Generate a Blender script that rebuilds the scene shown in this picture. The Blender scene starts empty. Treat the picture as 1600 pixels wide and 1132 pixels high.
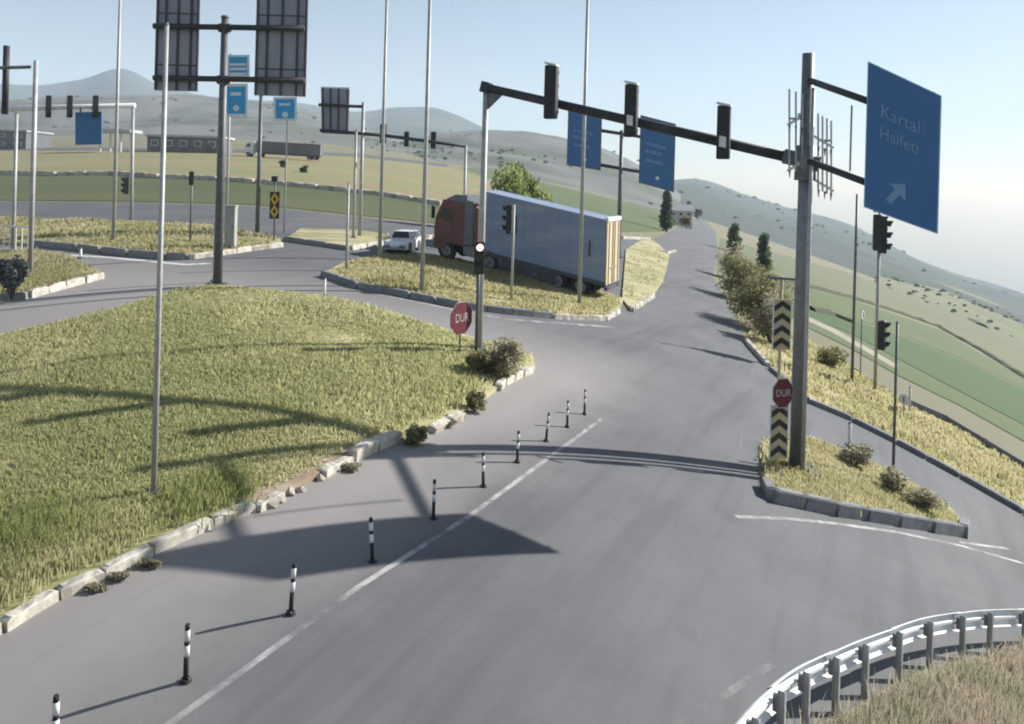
import bpy, bmesh, math, random
import numpy as np
from mathutils import Vector, Matrix, noise

random.seed(7); rng = np.random.default_rng(7)
scene = bpy.context.scene
COL = scene.collection
R = math.radians

# ------------------------------------------------------------------ camera
F, CX, CY = 1250.0, 800.0, 280.0          # focal length and optical centre in photograph pixels
ROLL = R(-1.6)
CAMH = 6.0
cd = bpy.data.cameras.new('camera'); cam = bpy.data.objects.new('camera', cd); COL.objects.link(cam)
cd.sensor_fit = 'HORIZONTAL'; cd.sensor_width = 36.0; cd.lens = 36.0 * F / 1600.0
cd.shift_y = -(566.0 - CY) / 1600.0
cd.clip_start = 0.1; cd.clip_end = 20000
cam.location = (0, 0, CAMH); cam.rotation_euler = (math.pi / 2, ROLL, 0)
scene.camera = cam

# ------------------------------------------------------------------ sky, sun, exposure
SUN_EL, SUN_AZ = R(29.0), R(63.0)          # azimuth clockwise from +Y (the view direction)
world = bpy.data.worlds.new('World'); scene.world = world; world.use_nodes = True
wn = world.node_tree
for n in list(wn.nodes): wn.nodes.remove(n)
wo = wn.nodes.new('ShaderNodeOutputWorld'); wb = wn.nodes.new('ShaderNodeBackground')
sky = wn.nodes.new('ShaderNodeTexSky'); sky.sky_type = 'NISHITA'; sky.sun_disc = False
sky.sun_elevation = SUN_EL; sky.sun_rotation = SUN_AZ
sky.altitude = 300; sky.air_density = 1.0; sky.dust_density = 0.3; sky.ozone_density = 2.0
wb.inputs['Strength'].default_value = 0.060
hs = wn.nodes.new('ShaderNodeHueSaturation'); hs.inputs['Saturation'].default_value = 0.72      # milky morning sky
wn.links.new(sky.outputs[0], hs.inputs['Color']); wn.links.new(hs.outputs[0], wb.inputs[0]); wn.links.new(wb.outputs[0], wo.inputs[0])
sl = bpy.data.lights.new('sun', 'SUN'); sun = bpy.data.objects.new('sun', sl); COL.objects.link(sun)
sl.energy = 4.7; sl.angle = R(0.55); sl.color = (1.0, 0.965, 0.91)
sdir = Vector((math.sin(SUN_AZ) * math.cos(SUN_EL), math.cos(SUN_AZ) * math.cos(SUN_EL), math.sin(SUN_EL)))
sun.rotation_euler = sdir.to_track_quat('Z', 'Y').to_euler()
sun.location = (30, 0, 40)
vs = scene.view_settings
vs.view_transform = 'Standard'; vs.look = 'None'; vs.gamma = 1.0; vs.use_curve_mapping = False
vs.exposure = 1.0
scene.render.engine = 'CYCLES'
scene.cycles.use_denoising = True
scene.cycles.max_bounces = 5; scene.cycles.volume_bounces = 2
scene.cycles.filter_width = 2.0

# ------------------------------------------------------------------ the lie of the land
# The crossing lies on a hillside that falls away to the right: along every bearing from the camera mast the ground
# is straight, its slope changes smoothly with the bearing.  t = X / Y (bearing), q = slope.
cR, sR = math.cos(ROLL), math.sin(ROLL)
def tq(x, y):
    u, v = x - CX, y - CY
    return ((u * cR - v * sR) / F, (-u * sR - v * cR) / F)
_h = [(-500, 212), (-200, 203), (0, 200), (300, 203), (500, 213), (700, 233), (950, 286), (1100, 331), (1250, 383), (1400, 437), (1600, 512), (2000, 676)]
_p = [tq(*a) for a in _h]
_c = np.polyfit([a[0] for a in _p], [a[1] for a in _p], 4)
T0, T1 = _p[0][0], _p[-1][0]
def qh(t): return float(np.polyval(_c, min(max(t, T0), T1)))
def gz(X, Y):
    """height of the ground"""
    if Y <= 0.01: return 0.0
    return qh(X / Y) * Y
YMAX = 2500.0
def tq_pt(t, q, dz=0.0):
    Y = (CAMH - dz) / max(qh(t) - q, (CAMH - dz) / YMAX)
    return Vector((t * Y, Y, qh(t) * Y + dz))
def G(x, y, dz=0.0):
    """ground point seen at photograph pixel x, y"""
    return tq_pt(*tq(x, y), dz)
def D(x, y, Y):
    """point at depth Y seen at pixel x, y"""
    t, q = tq(x, y); return Vector((t * Y, Y, q * Y + CAMH))
def ztop(P, y):
    """height at which a vertical through P passes pixel row y"""
    return CAMH + ((CY - y) * P[1] / F - P[0] * sR) / cR
def gp(X, Y, dz=0.0): return Vector((X, Y, gz(X, Y) + dz))

# ------------------------------------------------------------------ materials
MATS = {}
def mat(name, c1, c2=None, scale=3.0, rough=0.8, metal=0.0, bump=0.0, stretch=(1, 1, 1), spec=0.3, detail=6.0, lo=.35, hi=.65,
        c3=None, scale3=0.4, lo3=.45, hi3=.62, coord='Object', wear=None, rot=0.0, emit=None):
    m = bpy.data.materials.new(name); MATS[name] = m; m.use_nodes = True
    nt = m.node_tree; b = nt.nodes['Principled BSDF']; L = nt.links.new
    b.inputs['Roughness'].default_value = rough; b.inputs['Metallic'].default_value = metal
    b.inputs['Specular IOR Level'].default_value = spec
    b.inputs['Base Color'].default_value = (*c1, 1)
    if emit:
        b.inputs['Emission Color'].default_value = (*emit[0], 1); b.inputs['Emission Strength'].default_value = emit[1]
    if c2 is None: return m
    if coord == 'World':
        tc = nt.nodes.new('ShaderNodeNewGeometry'); co = tc.outputs['Position']
    else:
        tc = nt.nodes.new('ShaderNodeTexCoord'); co = tc.outputs['Object']
    mp = nt.nodes.new('ShaderNodeMapping'); mp.inputs['Scale'].default_value = stretch; mp.inputs['Rotation'].default_value = (0, 0, rot)
    L(co, mp.inputs[0])
    def layer(sc, lo, hi, dt=detail):
        n = nt.nodes.new('ShaderNodeTexNoise'); n.inputs['Scale'].default_value = sc; n.inputs['Detail'].default_value = dt
        n.inputs['Roughness'].default_value = 0.62
        L(mp.outputs[0], n.inputs['Vector'])
        r = nt.nodes.new('ShaderNodeMapRange'); r.inputs['From Min'].default_value = lo; r.inputs['From Max'].default_value = hi
        L(n.outputs[0], r.inputs['Value']); return r.outputs[0], n.outputs[0]
    f, raw = layer(scale, lo, hi)
    mx = nt.nodes.new('ShaderNodeMix'); mx.data_type = 'RGBA'
    mx.inputs[6].default_value = (*c1, 1); mx.inputs[7].default_value = (*c2, 1); L(f, mx.inputs[0])
    out = mx.outputs[2]
    if c3 is not None:
        f3, _ = layer(scale3, lo3, hi3, 5.0)
        m3 = nt.nodes.new('ShaderNodeMix'); m3.data_type = 'RGBA'; L(f3, m3.inputs[0]); L(out, m3.inputs[6]); m3.inputs[7].default_value = (*c3, 1)
        out = m3.outputs[2]
    L(out, b.inputs['Base Color'])
    if bump:
        bp = nt.nodes.new('ShaderNodeBump'); bp.inputs['Strength'].default_value = bump; bp.inputs['Distance'].default_value = 0.02
        L(raw, bp.inputs['Height']); L(bp.outputs[0], b.inputs['Normal'])
    if wear:
        fw, _ = layer(wear[0], wear[1], wear[2], 8.0)
        tr = nt.nodes.new('ShaderNodeBsdfTransparent'); ms = nt.nodes.new('ShaderNodeMixShader')
        L(fw, ms.inputs[0]); L(tr.outputs[0], ms.inputs[1]); L(b.outputs[0], ms.inputs[2])
        L(ms.outputs[0], nt.nodes['Material Output'].inputs['Surface'])
    return m

mat('earth', (.20, .185, .105), (.15, .15, .075), .35, .95, coord='World', c3=(.22, .20, .14), scale3=.06)
mat('grass_ground', (.42, .38, .21), (.46, .41, .24), .9, .95, coord='World', bump=.4, c3=(.27, .265, .12), scale3=.22)
mat('verge_ground', (.42, .37, .22), (.36, .325, .19), .8, .95, coord='World', bump=.4, c3=(.22, .22, .09), scale3=.25)
mat('dry_ground', (.24, .21, .15), (.17, .155, .10), 1.2, .95, coord='World', bump=.4)
mat('dirt', (.30, .22, .15), (.22, .17, .12), 2.5, .95, coord='World', bump=.6, c3=(.36, .30, .23), scale3=1.4)
mat('green_blade', (.28, .32, .11), (.36, .36, .16), .6, .8, coord='World', c3=(.25, .285, .10), scale3=.4)
mat('grass_blade', (.48, .465, .245), (.54, .51, .30), .45, .8, coord='World', c3=(.40, .405, .20), scale3=.16, lo3=.42, hi3=.6)
mat('verge_blade', (.50, .455, .27), (.43, .40, .23), .7, .8, coord='World', c3=(.38, .36, .18), scale3=.3)
mat('dry_blade', (.42, .355, .27), (.34, .305, .235), 1.1, .85, coord='World', c3=(.28, .285, .19), scale3=.6)
mat('field_gold', (.25, .235, .11), (.19, .20, .095), .02, .95, coord='World', stretch=(.5, 3, 1), c3=(.26, .20, .12), scale3=.012)
mat('field_olive', (.075, .095, .038), (.10, .11, .05), .05, .95, coord='World', stretch=(.4, 2, 1))
mat('field_pale', (.115, .13, .07), (.14, .15, .085), .03, .95, coord='World', stretch=(1, .3, 1), rot=.5)
mat('field_green', (.045, .085, .028), (.06, .10, .035), .06, .95, coord='World', stretch=(1, .3, 1), rot=.5)
mat('field_light_green', (.08, .11, .045), (.10, .125, .055), .06, .95, coord='World', stretch=(1, .3, 1), rot=.5)
mat('field_brown', (.17, .155, .11), (.14, .145, .085), .08, .95, coord='World', stretch=(1, .4, 1))
mat('track_earth', (.33, .30, .24), (.25, .23, .18), .4, .95, coord='World')
mat('hill_grey', (.13, .133, .13), (.175, .17, .16), .004, 1.0, coord='World', c3=(.075, .09, .06), scale3=.009)
mat('hill_green', (.15, .165, .085), (.20, .19, .12), .006, 1.0, coord='World', c3=(.19, .16, .115), scale3=.003, stretch=(1, .6, 2))
mat('hill_blue', (.055, .07, .065), (.085, .095, .08), .003, 1.0, coord='World', c3=(.045, .065, .045), scale3=.004)
mat('paint', (.44, .44, .43), (.34, .34, .33), 6, .7, coord='World', wear=(1.6, .30, .62))
mat('paint_faint', (.26, .26, .26), (.21, .21, .21), 6, .7, coord='World', wear=(1.4, .36, .80))
mat('paint_fresh', (.62, .62, .6), (.5, .5, .48), 5, .7, coord='World', wear=(3.0, .28, .46))
mat('kerb_white', (.60, .57, .50), (.40, .37, .31), 5, .9, coord='World', bump=.9, c3=(.24, .20, .15), scale3=1.6, lo3=.48, hi3=.68)
mat('kerb_grey', (.26, .26, .27), (.19, .19, .195), 4, .9, coord='World', bump=.4)  # plain grey concrete; on some kerb runs it stands for stone in shade
mat('galv', (.23, .235, .245), (.17, .175, .185), 5, .5, .4)
mat('galv_dark', (.16, .165, .175), (.11, .115, .125), 5, .55, .3)
mat('rail_galv', (.86, .87, .88), (.78, .79, .80), 5, .45, .0, c3=(.62, .61, .6), scale3=1.1, lo3=.56, hi3=.74)
mat('bank_earth', (.05, .055, .03), (.08, .08, .045), 1.5, .95, coord='World')
mat('pole_light', (.46, .46, .45), (.34, .34, .34), 4, .55, .2)
mat('beam_dark', (.035, .036, .04), (.055, .055, .06), 3, .6, .1)
mat('signal_black', (.02, .021, .024), (.035, .036, .04), 6, .55)
mat('white_metal', (.72, .72, .71), (.6, .6, .6), 4, .5)
mat('sign_back', (.32, .325, .38), (.26, .265, .32), 1.2, .6, .2, stretch=(1, 1, .3))
mat('sign_rib', (.085, .085, .10), (.06, .06, .075), 3, .6, .2)
mat('sign_blue', (.05, .145, .33), (.06, .16, .35), 1.2, .55, spec=.3)
mat('sign_blue_light', (.04, .30, .58), (.05, .33, .62), 1.2, .5)
mat('sign_text', (.20, .34, .54), (.16, .29, .48), 3, .6)
mat('sign_white', (.68, .72, .74), (.58, .62, .65), 3, .5)
mat('sign_red', (.145, .022, .032), (.11, .02, .03), 4, .55)
mat('chevron_cream', (.54, .42, .21), (.44, .38, .27), 5, .7)
mat('chevron_black', (.03, .026, .022), (.05, .045, .04), 6, .7)
mat('yellow_sign', (.62, .42, .05), (.52, .35, .05), 5, .6)
mat('rubber', (.02, .02, .021), (.03, .03, .031), 8, .8)
mat('trailer_blue', (.195, .25, .36), (.215, .27, .38), .8, .6, stretch=(.4, 1, 2), c3=(.29, .32, .38), scale3=1.1, lo3=.46, hi3=.75)
mat('trailer_frame', (.06, .065, .08), (.09, .09, .10), 3, .6)
mat('door_tan', (.62, .50, .30), (.54, .43, .26), 2, .6)
mat('stop_text', (.50, .42, .44), (.42, .36, .37), 5, .6)
mat('cab_red', (.13, .055, .05), (.16, .065, .06), 2, .4)
mat('grey_plastic', (.16, .175, .20), (.12, .13, .15), 3, .5)
mat('glass_dark', (.02, .024, .03), None, rough=.12, spec=.6)
mat('chrome', (.6, .6, .62), None, rough=.25, metal=.8)
mat('car_white', (.74, .74, .75), (.68, .68, .69), 2, .35)
mat('lamp_red', (.8, .12, .1), None, rough=.4, emit=((1.0, .45, .4), 2.2))
mat('lens_dark', (.03, .05, .045), None, rough=.25, spec=.6)
mat('cabinet', (.34, .35, .33), (.28, .29, .27), 3, .6)
mat('wall_cream', (.55, .52, .46), (.46, .43, .38), .6, .9)
mat('wall_grey', (.15, .155, .165), (.11, .115, .125), .4, .9)
mat('roof_grey', (.36, .36, .37), (.28, .28, .29), .5, .8)
mat('roof_pale', (.45, .45, .45), (.36, .36, .36), .5, .7)
mat('bark', (.10, .075, .05), (.07, .055, .04), 8, .95)
mat('leaf_olive', (.20, .20, .10), (.27, .255, .14), .8, .8, coord='World')
mat('leaf_willow', (.21, .27, .10), (.28, .32, .13), .6, .8, coord='World')
mat('leaf_dark', (.075, .11, .055), (.10, .135, .065), .6, .8, coord='World')
mat('leaf_grey', (.32, .30, .205), (.40, .37, .26), .9, .85, coord='World')
mat('scrub', (.095, .11, .06), (.13, .135, .08), .05, .95, coord='World')
mat('leaf_shaded', (.10, .12, .13), (.14, .15, .15), .9, .85, coord='World')  # bluish shade put into the leaf colour of the shadowy bush
mat('stone_rubble', (.40, .37, .32), (.30, .27, .23), 6, .95, bump=.5)
for _m in ('green_blade', 'grass_blade', 'verge_blade', 'dry_blade', 'leaf_olive', 'leaf_willow', 'leaf_dark', 'leaf_grey'):
    nt = MATS[_m].node_tree; b = nt.nodes['Principled BSDF']
    tl = nt.nodes.new('ShaderNodeBsdfTranslucent'); ad = nt.nodes.new('ShaderNodeMixShader'); ad.inputs[0].default_value = .62
    src = b.inputs['Base Color'].links[0].from_socket
    nt.links.new(src, tl.inputs['Color']); nt.links.new(b.outputs[0], ad.inputs[1]); nt.links.new(tl.outputs[0], ad.inputs[2])
    nt.links.new(ad.outputs[0], nt.nodes['Material Output'].inputs['Surface'])

def asphalt_material():
    """weathered asphalt: aggregate, patches, tyre-polished lanes along the carriageway, dusty shoulder left of the bollards"""
    m = bpy.data.materials.new('asphalt'); MATS['asphalt'] = m; m.use_nodes = True
    nt = m.node_tree; b = nt.nodes['Principled BSDF']; L = nt.links.new; N = nt.nodes.new
    b.inputs['Roughness'].default_value = .85; b.inputs['Specular IOR Level'].default_value = .25
    pos = N('ShaderNodeNewGeometry').outputs['Position']
    A, B = G(290, 1065), G(913, 647)
    d = (B - A); d.z = 0; d.normalize(); ang = math.atan2(d.y, d.x)
    mp = N('ShaderNodeMapping'); mp.vector_type = 'TEXTURE'
    mp.inputs['Location'].default_value = (A.x, A.y, 0); mp.inputs['Rotation'].default_value = (0, 0, ang)
    L(pos, mp.inputs[0])                                   # x along the lane, y to its left
    def noise_(vec, sc, lo, hi, dt=6, rg=.6):
        n = N('ShaderNodeTexNoise'); n.inputs['Scale'].default_value = sc; n.inputs['Detail'].default_value = dt; n.inputs['Roughness'].default_value = rg
        L(vec, n.inputs['Vector']); r = N('ShaderNodeMapRange'); r.inputs['From Min'].default_value = lo; r.inputs['From Max'].default_value = hi
        L(n.outputs[0], r.inputs['Value']); return r.outputs[0], n.outputs[0]
    def mix(fac, a, c):
        x = N('ShaderNodeMix'); x.data_type = 'RGBA'; L(fac, x.inputs[0])
        if isinstance(a, tuple): x.inputs[6].default_value = (*a, 1)
        else: L(a, x.inputs[6])
        if isinstance(c, tuple): x.inputs[7].default_value = (*c, 1)
        else: L(c, x.inputs[7])
        return x.outputs[2]
    def math_(op, a, c):
        x = N('ShaderNodeMath'); x.operation = op
        for i, v in enumerate((a, c)):
            if isinstance(v, (int, float)): x.inputs[i].default_value = v
            else: L(v, x.inputs[i])
        return x.outputs[0]
    f1, _ = noise_(pos, .28, .40, .62)
    c = mix(f1, (.127, .129, .136), (.099, .103, .111))
    f2, raw2 = noise_(pos, 9, .3, .7, 8, .75)
    c = mix(math_('MULTIPLY', f2, .45), c, (.15, .15, .15))
    st = N('ShaderNodeMapping'); st.inputs['Scale'].default_value = (.05, 1.3, 1); L(mp.outputs[0], st.inputs[0])
    f3, _ = noise_(st.outputs[0], 1.0, .48, .70, 4)
    c = mix(math_('MULTIPLY', f3, .7), c, (.08, .081, .084))
    f5, _ = noise_(pos, .9, .60, .72, 3)
    c = mix(math_('MULTIPLY', f5, .35), c, (.082, .082, .08))
    sx = N('ShaderNodeSeparateXYZ'); L(mp.outputs[0], sx.inputs[0])
    f4, raw4 = noise_(pos, .5, .3, .7)
    yy = math_('ADD', sx.outputs[1], math_('MULTIPLY', math_('SUBTRACT', raw4, .5), 2.4))
    r = N('ShaderNodeMapRange'); r.inputs['From Min'].default_value = -1.1; r.inputs['From Max'].default_value = 1.4; L(yy, r.inputs['Value'])
    r2 = N('ShaderNodeMapRange'); r2.inputs['From Min'].default_value = 23; r2.inputs['From Max'].default_value = 16; L(sx.outputs[0], r2.inputs['Value'])
    c = mix(math_('MULTIPLY', math_('MULTIPLY', r.outputs[0], r2.outputs[0]), .95), c, (.265, .247, .238))
    # fine cracks
    v = N('ShaderNodeTexVoronoi'); v.feature = 'DISTANCE_TO_EDGE'; v.inputs['Scale'].default_value = .33
    wv = N('ShaderNodeVectorMath'); wv.operation = 'ADD'; nz = N('ShaderNodeTexNoise'); nz.inputs['Scale'].default_value = 1.2; nz.inputs['Detail'].default_value = 5
    L(pos, nz.inputs['Vector']); L(pos, wv.inputs[0]); L(nz.outputs[1], wv.inputs[1]); L(wv.outputs[0], v.inputs['Vector'])
    cr = N('ShaderNodeMapRange'); cr.inputs['From Min'].default_value = .012; cr.inputs['From Max'].default_value = .003; L(v.outputs[0], cr.inputs['Value'])
    fm, _ = noise_(pos, .25, .5, .6)
    c = mix(math_('MULTIPLY', math_('MULTIPLY', cr.outputs[0], fm), .10), c, (.06, .06, .06))
    L(c, b.inputs['Base Color'])
    bp = N('ShaderNodeBump'); bp.inputs['Strength'].default_value = .25; bp.inputs['Distance'].default_value = .01; L(raw2, bp.inputs['Height']); L(bp.outputs[0], b.inputs['Normal'])
asphalt_material()

# ------------------------------------------------------------------ mesh helpers
def tag(o, label=None, cat=None, group=None, kind=None):
    if label: o['label'] = label
    if cat: o['category'] = cat
    if group: o['group'] = group
    if kind: o['kind'] = kind
    return o
def link(name, me, parent=None):
    o = bpy.data.objects.new(name, me); COL.objects.link(o); o.parent = parent; return o
def thing(name, label, cat, loc=(0, 0, 0), group=None, mtx=None):
    o = bpy.data.objects.new(name, None); COL.objects.link(o); o.empty_display_size = .2
    if mtx is not None: o.matrix_world = mtx
    else: o.location = loc
    return tag(o, label, cat, group)
class MB:
    """collects shapes, given in world coordinates relative to `org`"""
    def __init__(s, org=(0, 0, 0)): s.v = []; s.f = []; s.o = Vector(org)
    def add(s, vs, fs):
        n = len(s.v); s.v += [Vector(p) - s.o for p in vs]; s.f += [tuple(i + n for i in f) for f in fs]; return s
    def box(s, c, size, ax=None, ch=0.0):
        c = Vector(c); hx, hy, hz = (k / 2 for k in size)
        ex, ey, ez = ax if ax else (Vector((1, 0, 0)), Vector((0, 1, 0)), Vector((0, 0, 1)))
        if ch <= 0:
            vs = [c + ex * (a * hx) + ey * (b * hy) + ez * (d * hz) for a in (-1, 1) for b in (-1, 1) for d in (-1, 1)]
            return s.add(vs, [(0, 1, 3, 2), (4, 6, 7, 5), (0, 4, 5, 1), (2, 3, 7, 6), (0, 2, 6, 4), (1, 5, 7, 3)])
        bm = bmesh.new(); bmesh.ops.create_cube(bm, size=1)
        for v in bm.verts: v.co = Vector((v.co.x * size[0], v.co.y * size[1], v.co.z * size[2]))
        bmesh.ops.bevel(bm, geom=list(bm.edges), offset=ch, segments=1, affect='EDGES')
        bm.verts.index_update()
        vs = [c + ex * v.co.x + ey * v.co.y + ez * v.co.z for v in bm.verts]; fs = [tuple(v.index for v in f.verts) for f in bm.faces]
        bm.free(); return s.add(vs, fs)
    def cyl(s, p0, p1, r0, r1=None, n=12, caps=True):
        p0, p1 = Vector(p0), Vector(p1); r1 = r0 if r1 is None else r1
        d = (p1 - p0).normalized(); a = Vector((0, 0, 1)) if abs(d.z) < .9 else Vector((1, 0, 0))
        e1 = d.cross(a).normalized(); e2 = d.cross(e1)
        vs = []
        for p, r in ((p0, r0), (p1, r1)):
            vs += [p + e1 * (r * math.cos(2 * math.pi * i / n)) + e2 * (r * math.sin(2 * math.pi * i / n)) for i in range(n)]
        fs = [(i, (i + 1) % n, n + (i + 1) % n, n + i) for i in range(n)]
        if caps: fs += [tuple(range(n - 1, -1, -1)), tuple(range(n, 2 * n))]
        return s.add(vs, fs)
    def prism(s, pts, off):
        """polygon pts extruded by vector off"""
        n = len(pts); off = Vector(off)
        return s.add([Vector(p) for p in pts] + [Vector(p) + off for p in pts],
                     [tuple(range(n - 1, -1, -1)), tuple(range(n, 2 * n))] + [(i, (i + 1) % n, n + (i + 1) % n, n + i) for i in range(n)])
    def tube(s, pts, r, n=8):
        for a, b in zip(pts, pts[1:]): s.cyl(a, b, r, r, n)
        return s
    def build(s, name, material, parent=None, smooth=False):
        me = bpy.data.meshes.new(name); me.from_pydata([tuple(v) for v in s.v], [], s.f); me.update()
        bm = bmesh.new(); bm.from_mesh(me); bmesh.ops.recalc_face_normals(bm, faces=bm.faces); bm.to_mesh(me); bm.free()
        me.materials.append(MATS[material])
        if smooth:
            for p in me.polygons: p.use_smooth = len(p.vertices) == 4
        return link(name, me, parent)
def copy_tree(o, parent=None):
    c = o.copy(); COL.objects.link(c); c.parent = parent
    for ch in list(o.children): copy_tree(ch, c)
    return c

def sheet(name, poly, dz, material, kind='structure', label=None, cat=None, skirt=0.0, dt=0.012, dust=None):
    """a ground surface: outline in photograph pixels, laid on the land dz above it"""
    bm = bmesh.new()
    vs = [bm.verts.new((*tq(*p), 0)) for p in poly]
    f = bm.faces.new(vs)
    t0 = min(v.co.x for v in vs); t1 = max(v.co.x for v in vs)
    k = math.floor(t0 / dt) + 1
    while k * dt < t1:
        bmesh.ops.bisect_plane(bm, geom=list(bm.verts) + list(bm.edges) + list(bm.faces), plane_co=(k * dt, 0, 0), plane_no=(1, 0, 0), dist=1e-7); k += 1
    bmesh.ops.triangulate(bm, faces=list(bm.faces))
    for v in bm.verts: v.co = tq_pt(v.co.x, v.co.y) + Vector((0, 0, dz))
    bmesh.ops.recalc_face_normals(bm, faces=list(bm.faces))
    if sum(fc.normal.z for fc in bm.faces) < 0: bmesh.ops.reverse_faces(bm, faces=list(bm.faces))
    if skirt:
        be = [e for e in bm.edges if e.is_boundary]
        r = bmesh.ops.extrude_edge_only(bm, edges=be)
        for v in [g for g in r['geom'] if isinstance(g, bmesh.types.BMVert)]: v.co.z -= skirt
    me = bpy.data.meshes.new(name); bm.to_mesh(me); bm.free(); me.materials.append(MATS[material])
    return tag(link(name, me), label, cat, None, kind)

def inpoly(px, py, X, Y):
    r = np.zeros(X.shape, bool); n = len(px); j = n - 1
    for i in range(n):
        c = ((py[i] > Y) != (py[j] > Y)) & (X < (px[j] - px[i]) * (Y - py[i]) / (py[j] - py[i] + 1e-12) + px[i]); r ^= c; j = i
    return r
def qh_np(t): return np.polyval(_c, np.clip(t, T0, T1))
def blades(name, polys, n, hgt, material, dz, label, cat='grass', width=.012, near=9.0, per=5, spread=.07, lean=.45, edge=0.0, soft=.4, clump=.0):
    """grass as real blades, denser near the mast; the whole is one mass"""
    XS = []; YS = []
    for poly in polys:
        P = [G(*p) for p in poly]; px = np.array([p.x for p in P]); py = np.array([p.y for p in P])
        m = int(n * 10)
        X = rng.uniform(px.min(), px.max(), m); Y = rng.uniform(py.min(), py.max(), m)
        ok = inpoly(px, py, X, Y) & (rng.uniform(0, 1, m) < np.clip(near / np.maximum(Y, near), .05, 1) ** 1.3)
        if clump:
            w = np.array([noise.noise((x * .55, y * .55, 3.1)) for x, y in zip(X[ok], Y[ok])])
            keep = w > rng.uniform(-.9, clump, w.size); idx = np.where(ok)[0][keep]
        else: idx = np.where(ok)[0]
        idx = idx[:n]
        if edge:
            keep = np.ones(idx.size, bool)
            for a, b in zip(P, P[1:] + P[:1]):
                ab = np.array([b.x - a.x, b.y - a.y]); q = np.stack([X[idx] - a.x, Y[idx] - a.y], 1)
                s = np.clip((q @ ab) / max(ab @ ab, 1e-9), 0, 1); keep &= np.linalg.norm(q - s[:, None] * ab, axis=1) > edge * rng.uniform(soft, 1.3, idx.size)
            idx = idx[keep]
        XS.append(X[idx]); YS.append(Y[idx])
    X = np.repeat(np.concatenate(XS), per); Y = np.repeat(np.concatenate(YS), per); m = X.size
    dist = Y / near
    X = X + rng.normal(0, spread, m); Y = Y + rng.normal(0, spread, m)
    Z = qh_np(X / Y) * Y + dz
    tall = np.array([noise.noise((x * .3, y * .3, 9.7)) for x, y in zip(X[::per], Y[::per])]).repeat(per)
    h = hgt * rng.uniform(.35, 1.2, m) * (1 + 1.0 * tall)
    w = width * np.clip(dist, 1, 3.2) * rng.uniform(.7, 1.4, m)
    a = rng.uniform(0, 2 * np.pi, m); la = rng.uniform(0, 2 * np.pi, m); lm = rng.uniform(.05, lean, m) * h
    v = np.empty((m, 5, 3))
    ca, sa = np.cos(a) * w, np.sin(a) * w
    v[:, 0] = np.stack([X - ca, Y - sa, Z - .02], 1); v[:, 1] = np.stack([X + ca, Y + sa, Z - .02], 1)
    mx, my = X + np.cos(la) * lm * .35, Y + np.sin(la) * lm * .35
    v[:, 2] = np.stack([mx + ca * .8, my + sa * .8, Z + h * .6], 1); v[:, 3] = np.stack([mx - ca * .8, my - sa * .8, Z + h * .6], 1)
    v[:, 4] = np.stack([X + np.cos(la) * lm, Y + np.sin(la) * lm, Z + h], 1)
    o = (np.arange(m) * 5)[:, None]
    me = bpy.data.meshes.new(name)
    me.vertices.add(m * 5); me.vertices.foreach_set('co', v.reshape(-1))
    loops = np.concatenate([o + np.array([[0, 1, 2, 3]]), o + np.array([[3, 2, 4]])], 1).reshape(-1)
    me.loops.add(loops.size); me.loops.foreach_set('vertex_index', loops.astype(np.int32))
    st = (np.arange(m) * 7)[:, None] + np.array([[0, 4]])
    me.polygons.add(m * 2); me.polygons.foreach_set('loop_start', st.reshape(-1).astype(np.int32))
    me.update(calc_edges=True); me.validate(); me.materials.append(MATS[material])
    return tag(link(name, me), label, cat, None, 'stuff')

def leaves(n, blobs, size, org, droop=0.0, up=.3):
    """leaf faces spread through overlapping lobes (centre, radii); returns MB-like arrays"""
    vs = []; fs = []
    tot = sum(b[1][0] * b[1][2] for b in blobs)
    for c, r in blobs:
        k = max(8, int(n * r[0] * r[2] / tot))
        for _ in range(k):
            d = Vector((random.gauss(0, 1), random.gauss(0, 1), random.gauss(0, 1))).normalized() * (random.random() ** .38)
            p = Vector(c) + Vector((d.x * r[0], d.y * r[1], d.z * r[2])) - Vector(org)
            s = size * random.uniform(.6, 1.5)
            a = Vector((random.gauss(0, 1), random.gauss(0, 1), random.gauss(0, 1) * .5 - droop)).normalized()
            b = a.cross(Vector((random.gauss(0, 1), random.gauss(0, 1), random.gauss(0, 1)))).normalized()
            i = len(vs)
            vs += [p - a * s, p + b * s * .42, p + a * s, p - b * s * .42]; fs.append((i, i + 1, i + 2, i + 3))
    return vs, fs
def leaf_mesh(name, material, n, blobs, size, org, parent, droop=0.0):
    vs, fs = leaves(n, blobs, size, org, droop)
    me = bpy.data.meshes.new(name); me.from_pydata([tuple(v) for v in vs], [], fs); me.update(); me.materials.append(MATS[material])
    return link(name, me, parent)

def text_mesh(name, txt, size, origin, ex, ez, material, parent, org, depth=.004, sx=1.0):
    cu = bpy.data.curves.new('t', 'FONT'); cu.body = txt; cu.size = size; cu.align_x = 'CENTER'; cu.align_y = 'CENTER'; cu.extrude = depth; cu.resolution_u = 3
    ob = bpy.data.objects.new('t', cu); COL.objects.link(ob)
    me = bpy.data.meshes.new_from_object(ob); bpy.data.objects.remove(ob); bpy.data.curves.remove(cu)
    ex, ez = Vector(ex).normalized(), Vector(ez).normalized(); ny = ex.cross(ez)
    for v in me.vertices: v.co = Vector(origin) + ex * (v.co.x * sx) + ez * v.co.y + ny * v.co.z - Vector(org)
    me.materials.clear(); me.materials.append(MATS[material]); me.name = name
    return link(name, me, parent)

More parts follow.
